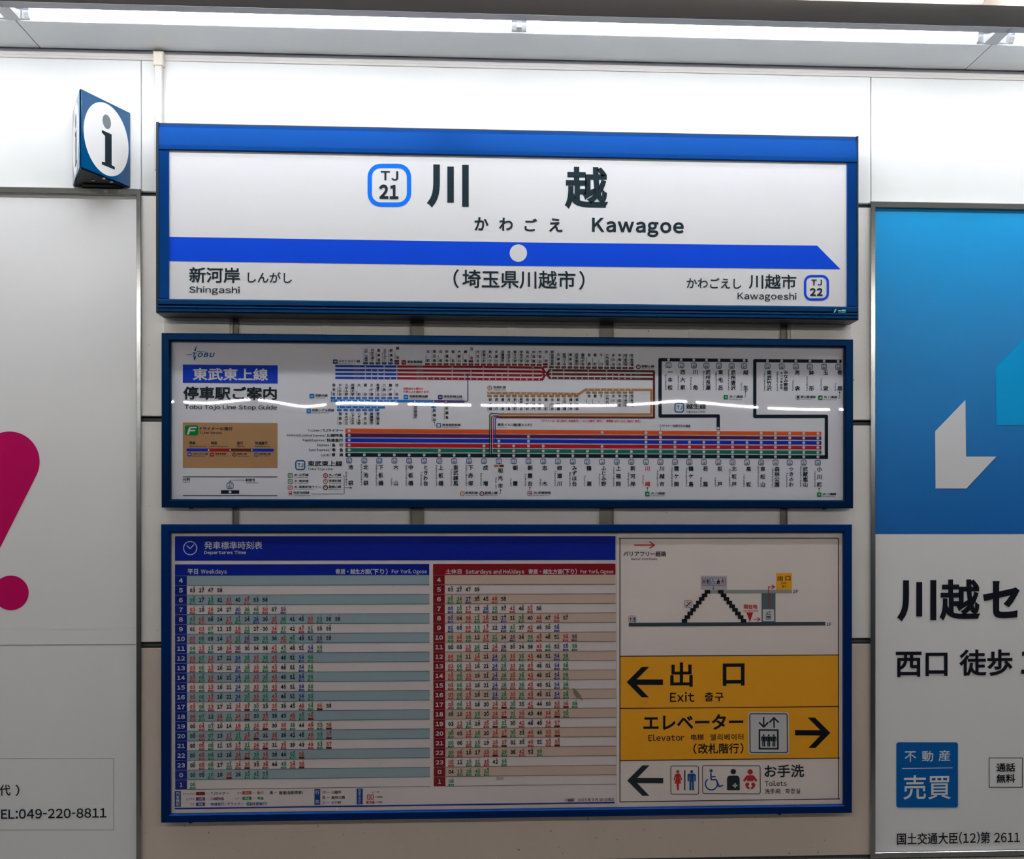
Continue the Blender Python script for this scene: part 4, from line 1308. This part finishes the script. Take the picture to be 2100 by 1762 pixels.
for r_, (ya, yb_) in enumerate(((751.3, 753.3), (759.3, 761.4), (767.3, 769.4), (775.4, 777.6))):
    dots([MX[i] for i in ((0, 3, 5), (0, 1, 2, 3, 5), (0, 1, 2, 3, 5), (0, 1, 2, 3, 4, 5))[r_]], ya, yb_, 687, 1110)
    dots([TX[i] for i in ((4, 9, 13, 17), (4, 7, 9, 13, 17), (4, 6, 7, 9, 11, 12, 13, 15, 17), tuple(range(19)))[r_]], ya, yb_, 687, 1110)
Q2.disc(1118.6, 766, 1.7, 'white', 3, 10)
for r_, (ya, yb_) in enumerate(((758.7, 760.8), (766.7, 768.3), (774.5, 776.3))):
    dots([FX[i] for i in ((0, 2, 6, 9), (0, 2, 6, 9, 10, 11, 12, 13), tuple(range(14)))[r_]], ya, yb_, 1129, 1339)
dots(YX, 805.3, 807.4, 999, 1187); dots(FX[6:], 798.4, 798.9, 1201, 1335)
dots(SXX + [850.7, 889.2, 914.8], 822, 823.2, 678, 915)
dots([696.1 + 12.9 * i for i in range(7)], 835.4, 835.6, 691, 788)
Q = Print('service_marks', PM, msheet)
for y, s in ((751.3, '特急'), (759.3, '通勤特急'), (767.3, '急行'), (775.4, '各停')):
    Q.text(s, 725, y - 1.5, 739, y + 1.7, 'grey', 0.0, 2, 1)
    Q.text(s, 853.5, y - 0.8, 868.5, y + 2.3, 'grey', 0.0, 2, 1)
for y, s in ((760.3, '急行'), (768.2, '通勤急行'), (776.2, '各停')):
    Q.text(s, 1301, y - 1.6, 1314, y + 1.6, 'grey', 0.0, 2, 1)

# ------------------------------------------------------------------ printing on the timetable
Q = Print('title_bar', PT, tsheet)
Q.rect(359.2, 1099.6, 1263.4, 1149.4, 'hdrblue')
Q.ring(390.4, 1124, 14.4, 1.7, 'white', 2, 40)
Q.line([(383.4, 1118.4), (389.9, 1125), (398, 1117)], 1.7, 'white', 2)
Q.text('発車標準時刻表', 419.4, 1110.2, 538.4, 1126.4, 'white', 0.008, 2, 3)
Q.text('Departures Time', 419.4, 1129.2, 505, 1138.2, 'white', 0.028, 2, 3, gap=0.09)
WD = {5: '03k 27k 47k 58k', 6: '08g 17k 23g 31k 33r 40k 47r 53k 58k', 7: '03r 10k 18r 24k 27k 30b 38g 46g 50r 57k 59p',
      8: '03g 05r 09k 14k 17r 21g 24k 26b 30k 35r 38g 41k 45k 50r 53g 56k 58k', 9: '01k 03r 07g 12k 15k 19r 22g 27k 30k 34r 37g 42k 47r 51g 55k 59k',
      10: '02r 06g 09k 14k 17r 21g 26p 29k 33g 36k 42r 46g 49k 51k 56p 59k', 11: '04g 12r 15g 20k 24r 26p 30k 34k 38k 42r 45g 48k 51k 54b 59g',
      12: '03r 07g 13r 17k 21k 24b 28g 33r 36g 43r 46k 51k 54b 58g', 13: '03r 06g 13r 16k 21k 24b 28g 33r 36g 43r 46k 51k 54b 58g',
      16: '03r 06g 13r 16k 21k 24b 28g 33r 36g 43r 46k 51k 54b 59g', 17: '03r 06g 13r 17k 21k 24r 27o 30g 33k 35r 39k 45k 49r 54g 56o 59k',
      18: '04r 07g 12k 18r 21g 24r 27o 30k 35r 39k 43k 49r 53g 56o', 19: '00k 04r 07g 10k 14k 18r 21g 24r 27o 30k 35r 39g 44k 49r 53g 56o',
      20: '00k 04r 07g 13k 17r 21g 24r 27o 31k 35r 39k 42k 45k 49r 53g 57o', 21: '00k 05r 08g 11k 15k 17r 21g 24r 27o 31k 35r 39k 43k 49r 53g 57o',
      22: '00k 05r 09g 12k 16k 24r 27o 30g 35r 39k 44k 52g 56o', 23: '00k 05r 09g 17k 21g 24r 26o 33k 36r 44k 49g 54r 56o',
      0: '00k 05k 10g 18k 25o 28k 32g 41g 53g', 1: '08g'}
WD[14] = WD[15] = WD[13]
WE = {5: '03k 27k 47k 59k', 6: '08g 24g 27b 35k 45k 48r 58k', 7: '00b 10g 17r 23k 28b 32g 37k 42r 46k 52r 56k', 8: '00b 04k 08r 12g 18r 22k 27b 31k 36g 40k 44r 47k 54r 57k',
      9: '01b 05k 09r 13g 17r 22k 28b 32g 37k 42r 46k 50k 56b', 10: '00g 04r 08g 12k 17r 21g 24k 26p 34k 39g 43r 46k 51k 54r 56p',
      11: '00k 05k 13r 16g 21k 24r 26p 30k 34k 38k 43r 46g 52k 55b 59g', 12: '04r 06g 11k 14r 21k 24b 28g 33r 36g 43r 46k 51k 54b 58g',
      13: '03r 06g 13r 16k 21k 24b 28g 33r 36g 43r 46k 51k 54b 58g', 17: '03r 06g 12r 16k 20k 24r 26o 30g 35k 41r 44k 50k 53r 56o 59g',
      18: '05k 10k 13r 16g 20k 24r 27o 31g 39r 43k 48k 54r 56o 59g', 19: '03k 12r 16g 19k 25r 28o 31g 35k 42r 46k 49k 54r 57o',
      20: '00g 05k 12r 16g 20k 24r 27o 30g 33k 40r 46k 53r 56o', 21: '00g 06k 12r 15g 19k 25r 27o 31k 35k 40r 51k 53r 56o', 22: '00g 06r 10k 17k 23r 26o 29g 36k 42r 52k 59g',
      23: '05r 11k 20g 31g 35r 42k 55g', 0: '04k 13g 28g 40g 53g', 1: '08g'}
WE[14] = WE[15] = WE[16] = WE[13]
KEYC = {'k': 'ink', 'g': 'tgreen', 'r': 'tred', 'b': 'tblue', 'p': 'tpurple', 'o': 'tbrown'}
KEYT = {'g': '準急', 'r': '急行', 'b': '快急', 'p': '川特', 'o': 'TJ'}


def table(x0, xh, x1, c0, dc, data, hcol, pale, lcol, nm):
    Qg = Print(nm + '_grid', PT, tsheet)
    Qn = Print(nm + '_hours', PT, tsheet)
    Qm = Print(nm + '_minutes', PT, tsheet)

    def Y(v, px):
        t = np.polyval(PT.tp, px); b_ = np.polyval(PT.bp, px)
        return float(t + (b_ - t) * v)
    v0, v1 = 0.1526, 0.9139
    top = (Y(0.1122, (x0 + x1) / 2))
    Qg.rect(x0, Y(0.1122, (x0 + x1) / 2), x1, Y(v0, (x0 + x1) / 2), 'hdrblue' if hcol == 'hourblue' else 'hdrred')
    for r_, hr in enumerate(list(range(4, 24)) + [0, 1]):
        va = v0 + (v1 - v0) * r_ / 22; vb = v0 + (v1 - v0) * (r_ + 1) / 22
        xm = (xh + x1) / 2
        if r_ % 2 == 0:
            Qg.rect(xh, Y(va, xm), x1, Y(vb, xm), pale, 1)
        Qg.rect(xh, Y(vb, xm) - 0.55, x1, Y(vb, xm) + 0.55, lcol, 2)
        xc = (x0 + xh) / 2
        Qg.rect(x0, Y(va, xc) + 0.35, xh, Y(vb, xc) - 0.15, hcol, 1)
        s = str(hr)
        hw = 4.0 if len(s) == 1 else 8.0
        if s == '1': hw = 2.6
        ym = Y((va + vb) / 2, xc)
        Qn.text(s, xc - hw, ym - 4.5, xc + hw, ym + 4.5, 'white', 0.035, 2, 3, gap=0.07)
        for k, e in enumerate(data.get(hr, '').split()):
            cx = c0 + dc * k
            ym = Y((va + vb) / 2, cx)
            if e[2] == 'k':
                Qm.text(e[:2], cx - 5.3, ym - 4.1, cx + 5.3, ym + 4.4, 'ink', 0.052, 3, 2, gap=0.05)
                mk = 'ink'
            else:
                c = KEYC[e[2]]
                Qm.text(e[:2], cx - 5.3, ym - 4.3, cx + 5.3, ym + 3.9, c, 0.044, 3, 2, gap=0.05)
                cb = 'brownbox' if e[2] == 'o' else c
                Qm.rect(cx - 5.6, ym + 5.2, cx + 5.6, ym + 9.0, cb, 3)
                if e[2] != 'o': Qm.text(KEYT[e[2]], cx - 3.0, ym + 5.6, cx + 4.8, ym + 8.7, 'white', 0.0, 4, 1)
            m_ = int(e[:2])
            Qm.text('森' if (m_ + r_) % 3 == 1 else ('川' if (m_ + hr) % 3 == 2 else '小'), cx + 1.4, ym - 7.6, cx + 5.0, ym - 4.7, 'ink', 0.02, 4, 1)


table(359.2, 383.3, 881, 395.1, 18.61, WD, 'hourblue', 'paleblue', 'lineblue', 'weekday')
table(888.8, 912.6, 1263.2, 924.3, 18.14, WE, 'hourred', 'palepink', 'linepink', 'holiday')
Q = Print('table_headings', PT, tsheet)
Q.text('平日', 385.2, 1166.8, 406.6, 1177.4, 'white', 0.022, 3, 2)
Q.text('Weekdays', 412.5, 1167.2, 465.6, 1178.6, 'white', 0.022, 3, 2, gap=0.09)
Q.text('寄居・越生方面', 689, 1167, 759, 1177.6, 'white', 0.022, 3, 2); Q.text('(下り)', 759.5, 1166.4, 795.6, 1178.6, 'white', 0.022, 3, 2)
Q.text('For Yorii, Ogose', 804, 1168, 876, 1178.4, 'white', 0.022, 3, 2, gap=0.08)
Q.text('土休日', 914.7, 1167.4, 947.2, 1177.4, 'white', 0.022, 3, 2)
Q.text('Saturdays and Holidays', 955.6, 1168, 1076, 1179, 'white', 0.026, 3, 2, gap=0.09)
Q.text('寄居・越生方面', 1084.6, 1167.6, 1154, 1177.6, 'white', 0.022, 3, 2); Q.text('(下り)', 1154.6, 1166.8, 1184, 1178.6, 'white', 0.022, 3, 2)
Q.text('For Yorii, Ogose', 1191.3, 1168.6, 1258.7, 1178.4, 'white', 0.022, 3, 2, gap=0.08)
Q = Print('timetable_key', PT, tsheet)
Q.rect(358, 1621.3, 370.6, 1653.4, 'tblue'); Q.vtext('列車種別', 364.3, 1622.6, 1652.2, 8, 'white', 0.016)
Q.text('オレンジクロ', 374.8, 1625, 399.3, 1629.2, 'ink', 0.01, 2, 1); Q.rect(401.7, 1623, 420, 1630, 'brownbox'); Q.text('TJ', 407, 1624.6, 415, 1628.6, 'tred', 0.03, 2, 1)
Q.text('ムラサキ', 381.4, 1635.6, 399.3, 1640.2, 'ink', 0.01, 2, 1); Q.rect(401.7, 1634.2, 420, 1641, 'tpurple'); Q.text('川特', 406, 1635.4, 416.4, 1640, 'white', 0.02, 2, 1)
Q.text('アオ', 389.8, 1646.4, 398.8, 1651, 'ink', 0.01, 2, 1); Q.rect(401.7, 1645, 420, 1652, 'tblue'); Q.text('快急', 406, 1646.2, 416.4, 1650.8, 'white', 0.02, 2, 1)
for y in (1626.6, 1637.6, 1648.6):
    for k in range(3): Q.rect(422.4 + 2.4 * k, y - 0.3, 423.6 + 2.4 * k, y + 0.4, 'ink')
Q.text('TJライナー', 431.9, 1623.2, 469.3, 1629.6, 'ink', 0.018, 2, 2); Q.text('川越特急', 431.4, 1634, 459.3, 1640.7, 'tpurple', 0.018, 2, 2)
Q.text('快速急行/Fライナー', 431.4, 1644.8, 500, 1651.8, 'tblue', 0.018, 2, 2); Q.text('(', 504.5, 1644.6, 506.8, 1652.4, 'tblue', 0.018, 2, 2)
Q.rrect(507, 1645, 515.4, 1651.8, 1.2, 'fgreen', 1); Q.text('F', 509.4, 1646, 513.4, 1650.6, 'white', 0.03, 2, 1)
Q.text('快速急行)', 516.4, 1644.6, 547.4, 1652, 'tblue', 0.018, 2, 2)
Q.text('アカ', 486, 1624, 494.6, 1628.6, 'ink', 0.01, 2, 1); Q.rect(496.9, 1622.4, 515.2, 1629, 'tred'); Q.text('急行', 501, 1623.4, 511.4, 1628.2, 'white', 0.02, 2, 1)
Q.text('ミドリ', 482, 1635, 494.6, 1639.4, 'ink', 0.01, 2, 1); Q.rect(496.9, 1633.8, 515.2, 1640.4, 'tgreen'); Q.text('準急', 501, 1634.8, 511.4, 1639.6, 'white', 0.02, 2, 1)
for y in (1626, 1637):
    for k in range(3): Q.rect(518 + 2.4 * k, y - 0.3, 519.2 + 2.4 * k, y + 0.4, 'ink')
Q.text('急行', 526.7, 1622.6, 540.3, 1629.2, 'tred', 0.018, 2, 2); Q.text('準急', 526.7, 1633.6, 540.3, 1640.2, 'tgreen', 0.018, 2, 2)
Q.text('黒', 552.9, 1622.8, 559.4, 1629, 'ink', 0.018, 2, 2); Q.rect(562.5, 1625.4, 567.5, 1626.2, 'ink'); Q.text('普通(各駅停車)', 571.7, 1622.2, 620.5, 1629.6, 'ink', 0.018, 2, 2)
Q.rect(644.3, 1618.8, 656.3, 1651, 'tblue'); Q.vtext('行先', 650.3, 1621, 1649, 8.6, 'white', 0.018)
for y, a, b_, w in ((1625.2, '川', '川越市', 699.3), (1635.8, '森', '森林公園', 706.4), (1646.4, '小', '小川町', 699)):
    Q.text(a, 660.5, y - 3.2, 666.8, y + 3.2, 'ink', 0.018, 2, 2); Q.text(b_, 679, y - 3.2, w, y + 3.2, 'ink', 0.018, 2, 2)
    Q.rect(669.4, y - 0.4, 675, y + 0.4, 'ink')
Q.rect(730.7, 1618, 743, 1650.6, 'tblue'); Q.vtext('時刻表の見かた', 736.8, 1619.2, 1649.6, 5.4, 'white', 0.01)
Q.text('00', 751.4, 1629.6, 766, 1641.2, 'tred', 0.02, 2, 3); Q.text('小', 761.6, 1623.6, 766.8, 1628, 'ink', 0.02, 2, 1)
Q.rect(750.5, 1643.6, 767, 1649.2, 'tred'); Q.text('急行', 754, 1644.4, 763.6, 1648.6, 'white', 0.02, 2, 1)
for y in (1625, 1635.6, 1646.4):
    Q.rect(769, y - 0.4, 771.4, y + 0.4, 'ink')
Q.text('行先', 772.4, 1623.6, 777.4, 1626.6, 'ink', 0.02, 2, 1); Q.text('発車時刻', 772.4, 1634, 783.4, 1637, 'ink', 0.02, 2, 1); Q.text('列車種別', 772.4, 1644.6, 783.4, 1647.6, 'ink', 0.02, 2, 1)
Q.text('川越駅　2023 年 3 月 18 日改正', 1156.4, 1638, 1258.4, 1644.8, 'ink', 0.014, 2, 2, gap=0.08)
yb2 = lambda px, v: float(np.polyval(PT.tp, px) + (np.polyval(PT.bp, px) - np.polyval(PT.tp, px)) * v)
Q.rect(358, yb2(808, 0.9785), 1258.9, yb2(808, 0.9838), 'hdrblue')
Q = Print('smudge', PT, tsheet)
Q.poly([(1174, 1411), (1178, 1413), (1187, 1422), (1192, 1430), (1196, 1438), (1190, 1434), (1182, 1431), (1176, 1423)], 'smudge', 5)
Q.poly([(1017, 1594.6), (1030, 1594), (1033, 1597), (1030, 1600.6), (1017, 1601)], 'stain', 5)
for k in range(26):
    x = random.uniform(380, 1255); y = random.uniform(1185, 1640); a = random.uniform(0, 3.1); l = random.uniform(1, 5)
    Q.line([(x, y), (x + l * math.cos(a), y + l * math.sin(a) * 0.5)], random.uniform(0.4, 0.9), 'smudge', 5)
# ------------------------------------------------------------------ printing on the guide
Y1, Y2, Y3 = 1344.7, 1451.2, 1557.4
Q = Print('guide_frame', PT, gsheet)
L0, L1 = 1271.2, 1719.6
Q.rect(L0, Y1, L1, Y3, 'yellow', 1)
for y in (1104.2, Y1, Y2, Y3, 1641.6):
    Q.rect(L0 - 0.9, y - 0.9, L1 + 0.9, y + 0.9, 'black', 2)
vb_ = (1641.8 - float(np.polyval(PT.tp, 1495.4))) / float(np.polyval(PT.bp, 1495.4) - np.polyval(PT.tp, 1495.4))
for x in (L0, L1):
    Q.rect(x - 0.9, 1104, x + 0.9, float(np.polyval(PT.tp, x) + (np.polyval(PT.bp, x) - np.polyval(PT.tp, x)) * vb_) + 0.6, 'black', 2)
Q = Print('floor_diagram', PT, gsheet)
Q.line([(1301.7, 1118.1), (1342, 1118.1)], 2.4, 'gred'); Q.line([(1333.4, 1111.3), (1343.4, 1118.1), (1333.4, 1124.9)], 2.4, 'gred', 1)
Q.text('バリアフリー経路', 1279.5, 1130.8, 1367.7, 1141.8, 'ink', 0.02, 2, 3)
Q.text('Barrier-free Route', 1295.7, 1144.2, 1348.8, 1148.8, 'ink', 0.012, 2, 2, gap=0.07)
Q.rect(1289.8, 1276.5, 1692.9, 1284.1, 'darkbar'); Q.rect(1457, 1210, 1624.8, 1217, 'lightbar')
Q.text('1F', 1695.6, 1276.8, 1705.4, 1283.2, 'ink', 0.02, 2, 3, gap=0.1); Q.text('2F', 1626.8, 1209.8, 1638, 1216.4, 'ink', 0.02, 2, 3, gap=0.1)
for k in range(9):
    x = 1445.8 - 5.93 * k; y = 1210.2 + 7.42 * k
    Q.rect(x, y, x + 11.5, y + 7.5, 'black', 2)
    x = 1473.2 + 5.8 * k
    Q.rect(x, y, x + 11.5, y + 7.5, 'black', 2)
Q.rect(1562.4, 1217, 1591, 1276.4, 'shaft', 1)
Q.line([(1576.7, 1247), (1576.7, 1203.8), (1588.4, 1203.8)], 1.7, 'gred', 3); Q.line([(1583.4, 1199.4), (1589.8, 1203.8), (1583.4, 1208.2)], 1.7, 'gred', 3)
Q.rect(1592.6, 1175.7, 1625, 1209.6, 'yellow', 1)
Q.text('出', 1595.8, 1181, 1606.4, 1191.2, 'black', 0.024, 2, 3); Q.text('口', 1611.8, 1181.4, 1622, 1191, 'black', 0.024, 2, 3)
Q.text('Exit', 1603.6, 1193.6, 1614.2, 1198.4, 'black', 0.02, 2, 2); Q.text('출구', 1604.8, 1200.6, 1613.2, 1204.6, 'black', 0.02, 2, 2)
Q.text('現在地', 1525.4, 1239.8, 1554, 1249.2, 'gred', 0.03, 2, 3); Q.text('You are here', 1524.3, 1250.5, 1554.8, 1254.8, 'gred', 0.012, 2, 2)
Q.poly([(1531.4, 1256.2), (1545.2, 1256.2), (1538.4, 1275.8)], 'gred')
Q.line([(1545.7, 1270.2), (1558.5, 1270.2)], 1.5, 'gred'); Q.line([(1553.4, 1266), (1559.6, 1270.2), (1553.4, 1274.4)], 1.5, 'gred')
Q.rrect(1438, 1181, 1492, 1209.6, 1, 'boxgrey', 1)
Q.line([(1464, 1201), (1464, 1207)], 0.8, 'ink', 3); Q.disc(1464, 1208, 1.5, 'ink', 3, 8)


def woman(Q, cx, y0, h, col, lv=2):
    s = h / 41.2
    Q.disc(cx, y0 + 3.1 * s, 3.1 * s, col, lv, 18)
    p = [(-3.6, 7.2), (3.6, 7.2), (5.6, 9.6), (8.8, 19.8), (6.4, 21.4), (3.9, 13.4), (3.6, 15.6), (7.0, 27.6), (2.6, 27.6), (1.8, 41.2), (-1.6, 41.2), (-2.6, 27.6), (-7.0, 27.6),
         (-3.6, 15.6), (-3.9, 13.4), (-6.4, 21.4), (-8.8, 19.8), (-5.6, 9.6)]
    Q.poly([(cx + a * s, y0 + b_ * s) for a, b_ in p], col, lv)


def man(Q, cx, y0, h, col, lv=2):
    s = h / 41.2
    Q.disc(cx, y0 + 3.1 * s, 3.1 * s, col, lv, 18)
    p = [(-5.6, 7.2), (5.6, 7.2), (7.9, 8.4), (8.6, 10.6), (8.6, 22), (7.6, 23.2), (6.2, 23.2), (5.6, 22), (5.4, 12), (4.8, 12), (4.8, 41.2), (0.6, 41.2), (0.6, 24), (-0.6, 24), (-0.6, 41.2),
         (-4.8, 41.2), (-4.8, 12), (-5.4, 12), (-5.6, 22), (-6.2, 23.2), (-7.6, 23.2), (-8.6, 22), (-8.6, 10.6), (-7.9, 8.4)]
    Q.poly([(cx + a * s, y0 + b_ * s) for a, b_ in p], col, lv)


def wheelchair(Q, x, y, s, col, lv=2):
    T = lambda a, b_: (x + a * s, y + b_ * s)
    Q.disc(*T(12.2, 3.4), 3.3 * s, col, lv, 16)
    Q.line([T(11.6, 7.4), T(12.2, 21.6), T(22.6, 21.6), T(28.8, 36.0), T(36.4, 33.0)], 3.0 * s, col, lv)
    Q.line([T(12.0, 15.4), T(21.4, 15.4)], 2.4 * s, col, lv)
    cx, cy = T(12.6, 30.4)
    Q.ring(cx, cy, 13.6 * s, 2.7 * s, col, lv, 26, -12, 232)


def ostomate(Q, cx, y, s, col, lv=2):
    Q.disc(cx, y + 5.4 * s, 5.5 * s, col, lv, 20)
    Q.poly([(cx + a * s, y + b_ * s) for a, b_ in ((-13, 43.4), (-13, 20), (-11.6, 16), (-8.6, 13.6), (8.6, 13.6), (11.6, 16), (13, 20), (13, 43.4))], col, lv)
    Q.rect(cx - 1.5 * s + 3.4 * s, y + 28.8 * s, cx + 1.5 * s + 3.4 * s, y + 38.6 * s, 'white', lv + 1)
    Q.rect(cx - 1.5 * s, y + 32.2 * s, cx + 8.3 * s, y + 35.2 * s, 'white', lv + 1)


def baby(Q, cx, y, s, col, lv=2):
    Q.disc(cx, y + 5.4 * s, 5.5 * s, col, lv, 20)
    Q.poly([(cx + a * s, y + b_ * s) for a, b_ in ((-5.6, 12.2), (5.6, 12.2), (8.6, 14.2), (14.6, 22.6), (11.8, 25.6), (6.4, 20.6), (6.4, 24.4), (-6.4, 24.4), (-6.4, 20.6), (-11.8, 25.6),
                                                   (-14.6, 22.6), (-8.6, 14.2))], col, lv)
    for g in (-1, 1):
        Q.poly([(cx + g * a * s, y + b_ * s) for a, b_ in ((3.4, 27.4), (8.2, 27.4), (10.6, 31.4), (8.4, 36.8), (3.0, 41.6), (0.8, 38.4), (4.4, 34.6), (1.8, 31.2))], col, lv)


def elevator_icon(Q, x0, y0, x1, y1, lv=2):
    w = x1 - x0; s = w / 83.7
    T = lambda a, b_: (x0 + a * s, y0 + b_ * s)
    for cx, d in ((31.9, 1), (53.1, -1)):
        a, b_ = (10.7, 32.4) if d > 0 else (32.4, 10.7)
        Q.line([T(cx, a), T(cx, b_ - 2 * d)], 3.0 * s, 'ink', lv)
        Q.line([T(cx - 9.6, b_ - 11 * d), T(cx, b_ - 1.4 * d), T(cx + 9.6, b_ - 11 * d)], 3.2 * s, 'ink', lv)
    X0, Y0_ = T(21.4, 35.6); X1, Y1_ = T(62.4, 77.2)
    Q.rring(X0, Y0_, X1, Y1_, 0.4, 3.3 * s, 'ink', lv, 1)
    for cx in (31.6, 42, 52.4):
        c = T(cx, 46.0)
        man(Q, c[0], c[1], 25 * s, 'ink', lv)


Q.rrect(1564.8, 1249.6, 1588, 1274, 2, 'white', 2); elevator_icon(Q, 1565.4, 1250.6, 1587.4, 1272.6, 3)
Q.rring(1440.6, 1185.4, 1456.4, 1201.2, 1.6, 0.8, 'ink', 2, 3); woman(Q, 1444.6, 1187.8, 11, 'gred', 3); man(Q, 1452.4, 1187.8, 11, 'gblue', 3); Q.rect(1448.2, 1187.8, 1448.9, 1198.8, 'ink', 3)
Q.rring(1457.6, 1185.2, 1488.8, 1200.8, 1.6, 0.8, 'ink', 2, 3)
wheelchair(Q, 1459.6, 1187.4, 0.25, 'gblue', 3); ostomate(Q, 1474.4, 1187.4, 0.25, 'black', 3); baby(Q, 1483, 1187.4, 0.25, 'gred', 3)
Q.rring(1289.8, 1263.4, 1305, 1276.4, 1.6, 0.8, 'ink', 2, 3); woman(Q, 1293.8, 1265.4, 10, 'gred', 3); man(Q, 1301.2, 1265.4, 10, 'gblue', 3); Q.rect(1297.2, 1265, 1297.9, 1275.6, 'ink', 3)
Q.rring(1404.8, 1231, 1419.8, 1246, 1.6, 0.8, 'ink', 2, 3)
Q.line([(1407, 1242.6), (1410, 1242.6), (1415.4, 1236.4), (1418, 1236.4)], 2.0, 'ink', 3); Q.line([(1411, 1233.6), (1411, 1237.6)], 1.6, 'ink', 3); Q.disc(1415.6, 1241.4, 1.1, 'ink', 3, 8)


def big_arrow(Q, tip, d, sh, hh, xs, slot):
    """arrow with flat-cut barbs. tip (x, y), direction d, shaft half height sh, head half height hh"""
    x, y = tip
    T = lambda a, b_: (x + d * a, y + b_)
    Q.poly([T(0, 0), T(31.2, -hh), T(46, -hh), T(20.6, -sh), T(xs, -sh), T(xs, sh), T(20.6, sh), T(45.4, hh), T(30.6, hh)], 'black' if slot else 'ink', 2)


Q = Print('exit_lettering', PT, gsheet)
big_arrow(Q, (1285, 1399.6), -1 * -1, 5.6, 31.2, 74.4, True)
Q.text('出', 1374.3, 1358.8, 1420.4, 1409, 'black', 0.022, 2, 4); Q.text('口', 1482, 1360.8, 1526.8, 1406.6, 'black', 0.028, 2, 4)
Q.text('Exit', 1373.6, 1419.8, 1423.8, 1440, 'black', 0.014, 2, 3, gap=0.09); Q.text('출구', 1444.6, 1420, 1483.4, 1438.8, 'black', 0.018, 2, 3)
Q = Print('elevator_lettering', PT, gsheet)
Q.text('エレベーター', 1318.9, 1465.2, 1523.6, 1497.6, 'black', 0.028, 2, 4)
Q.text('Elevator', 1329, 1506.6, 1402.9, 1519.9, 'black', 0.012, 2, 3, gap=0.08); Q.text('电梯', 1416, 1505.8, 1442.2, 1518.8, 'black', 0.014, 2, 3)
Q.text('엘리베이터', 1455.7, 1505.2, 1523.6, 1518.4, 'black', 0.014, 2, 3)
Q.text('(改札階行)', 1421, 1524.4, 1523.6, 1546.4, 'black', 0.020, 2, 4, gap=0.2)
Q.rrect(1533.2, 1460, 1617, 1546.9, 6, 'white', 2); Q.rring(1536, 1462.8, 1614.4, 1544.2, 4.6, 2.0, 'ink', 3, 6)
elevator_icon(Q, 1533.4, 1459.8, 1617, 1546.6, 4)
big_arrow(Q, (1701.8, 1502.2), -1, 5.4, 31.0, 72.4, True)
Q = Print('toilet_lettering', PT, gsheet)
big_arrow(Q, (1285, 1601.6), 1, 5.4, 31.2, 73.8, False)
Q.rring(1373.6, 1570.8, 1432, 1630.2, 4.6, 1.5, 'ink', 2, 6); Q.rring(1438.6, 1569.6, 1558.2, 1628.6, 4.6, 1.5, 'ink', 2, 6)
woman(Q, 1388.7, 1580, 41.2, 'gred'); man(Q, 1417.1, 1580, 41.2, 'gblue'); Q.rect(1401.7, 1580, 1404.2, 1621, 'ink', 2)
wheelchair(Q, 1444.8, 1577.6, 1.0, 'gblue'); ostomate(Q, 1502.4, 1577.2, 1.0, 'ink'); baby(Q, 1537, 1577.6, 1.0, 'gred')
Q.text('お手洗', 1566.4, 1567.8, 1647.5, 1594, 'ink', 0.022, 2, 4)
Q.text('Toilets', 1567, 1600.8, 1611.7, 1611.6, 'ink', 0.012, 2, 3, gap=0.08)
Q.text('洗手间', 1566.4, 1617.4, 1598.1, 1627.8, 'ink', 0.016, 2, 3); Q.text('화장실', 1608.8, 1616.6, 1639, 1627, 'ink', 0.016, 2, 3)

make_glyphs()
for p in PRINTS:
    p.flush()
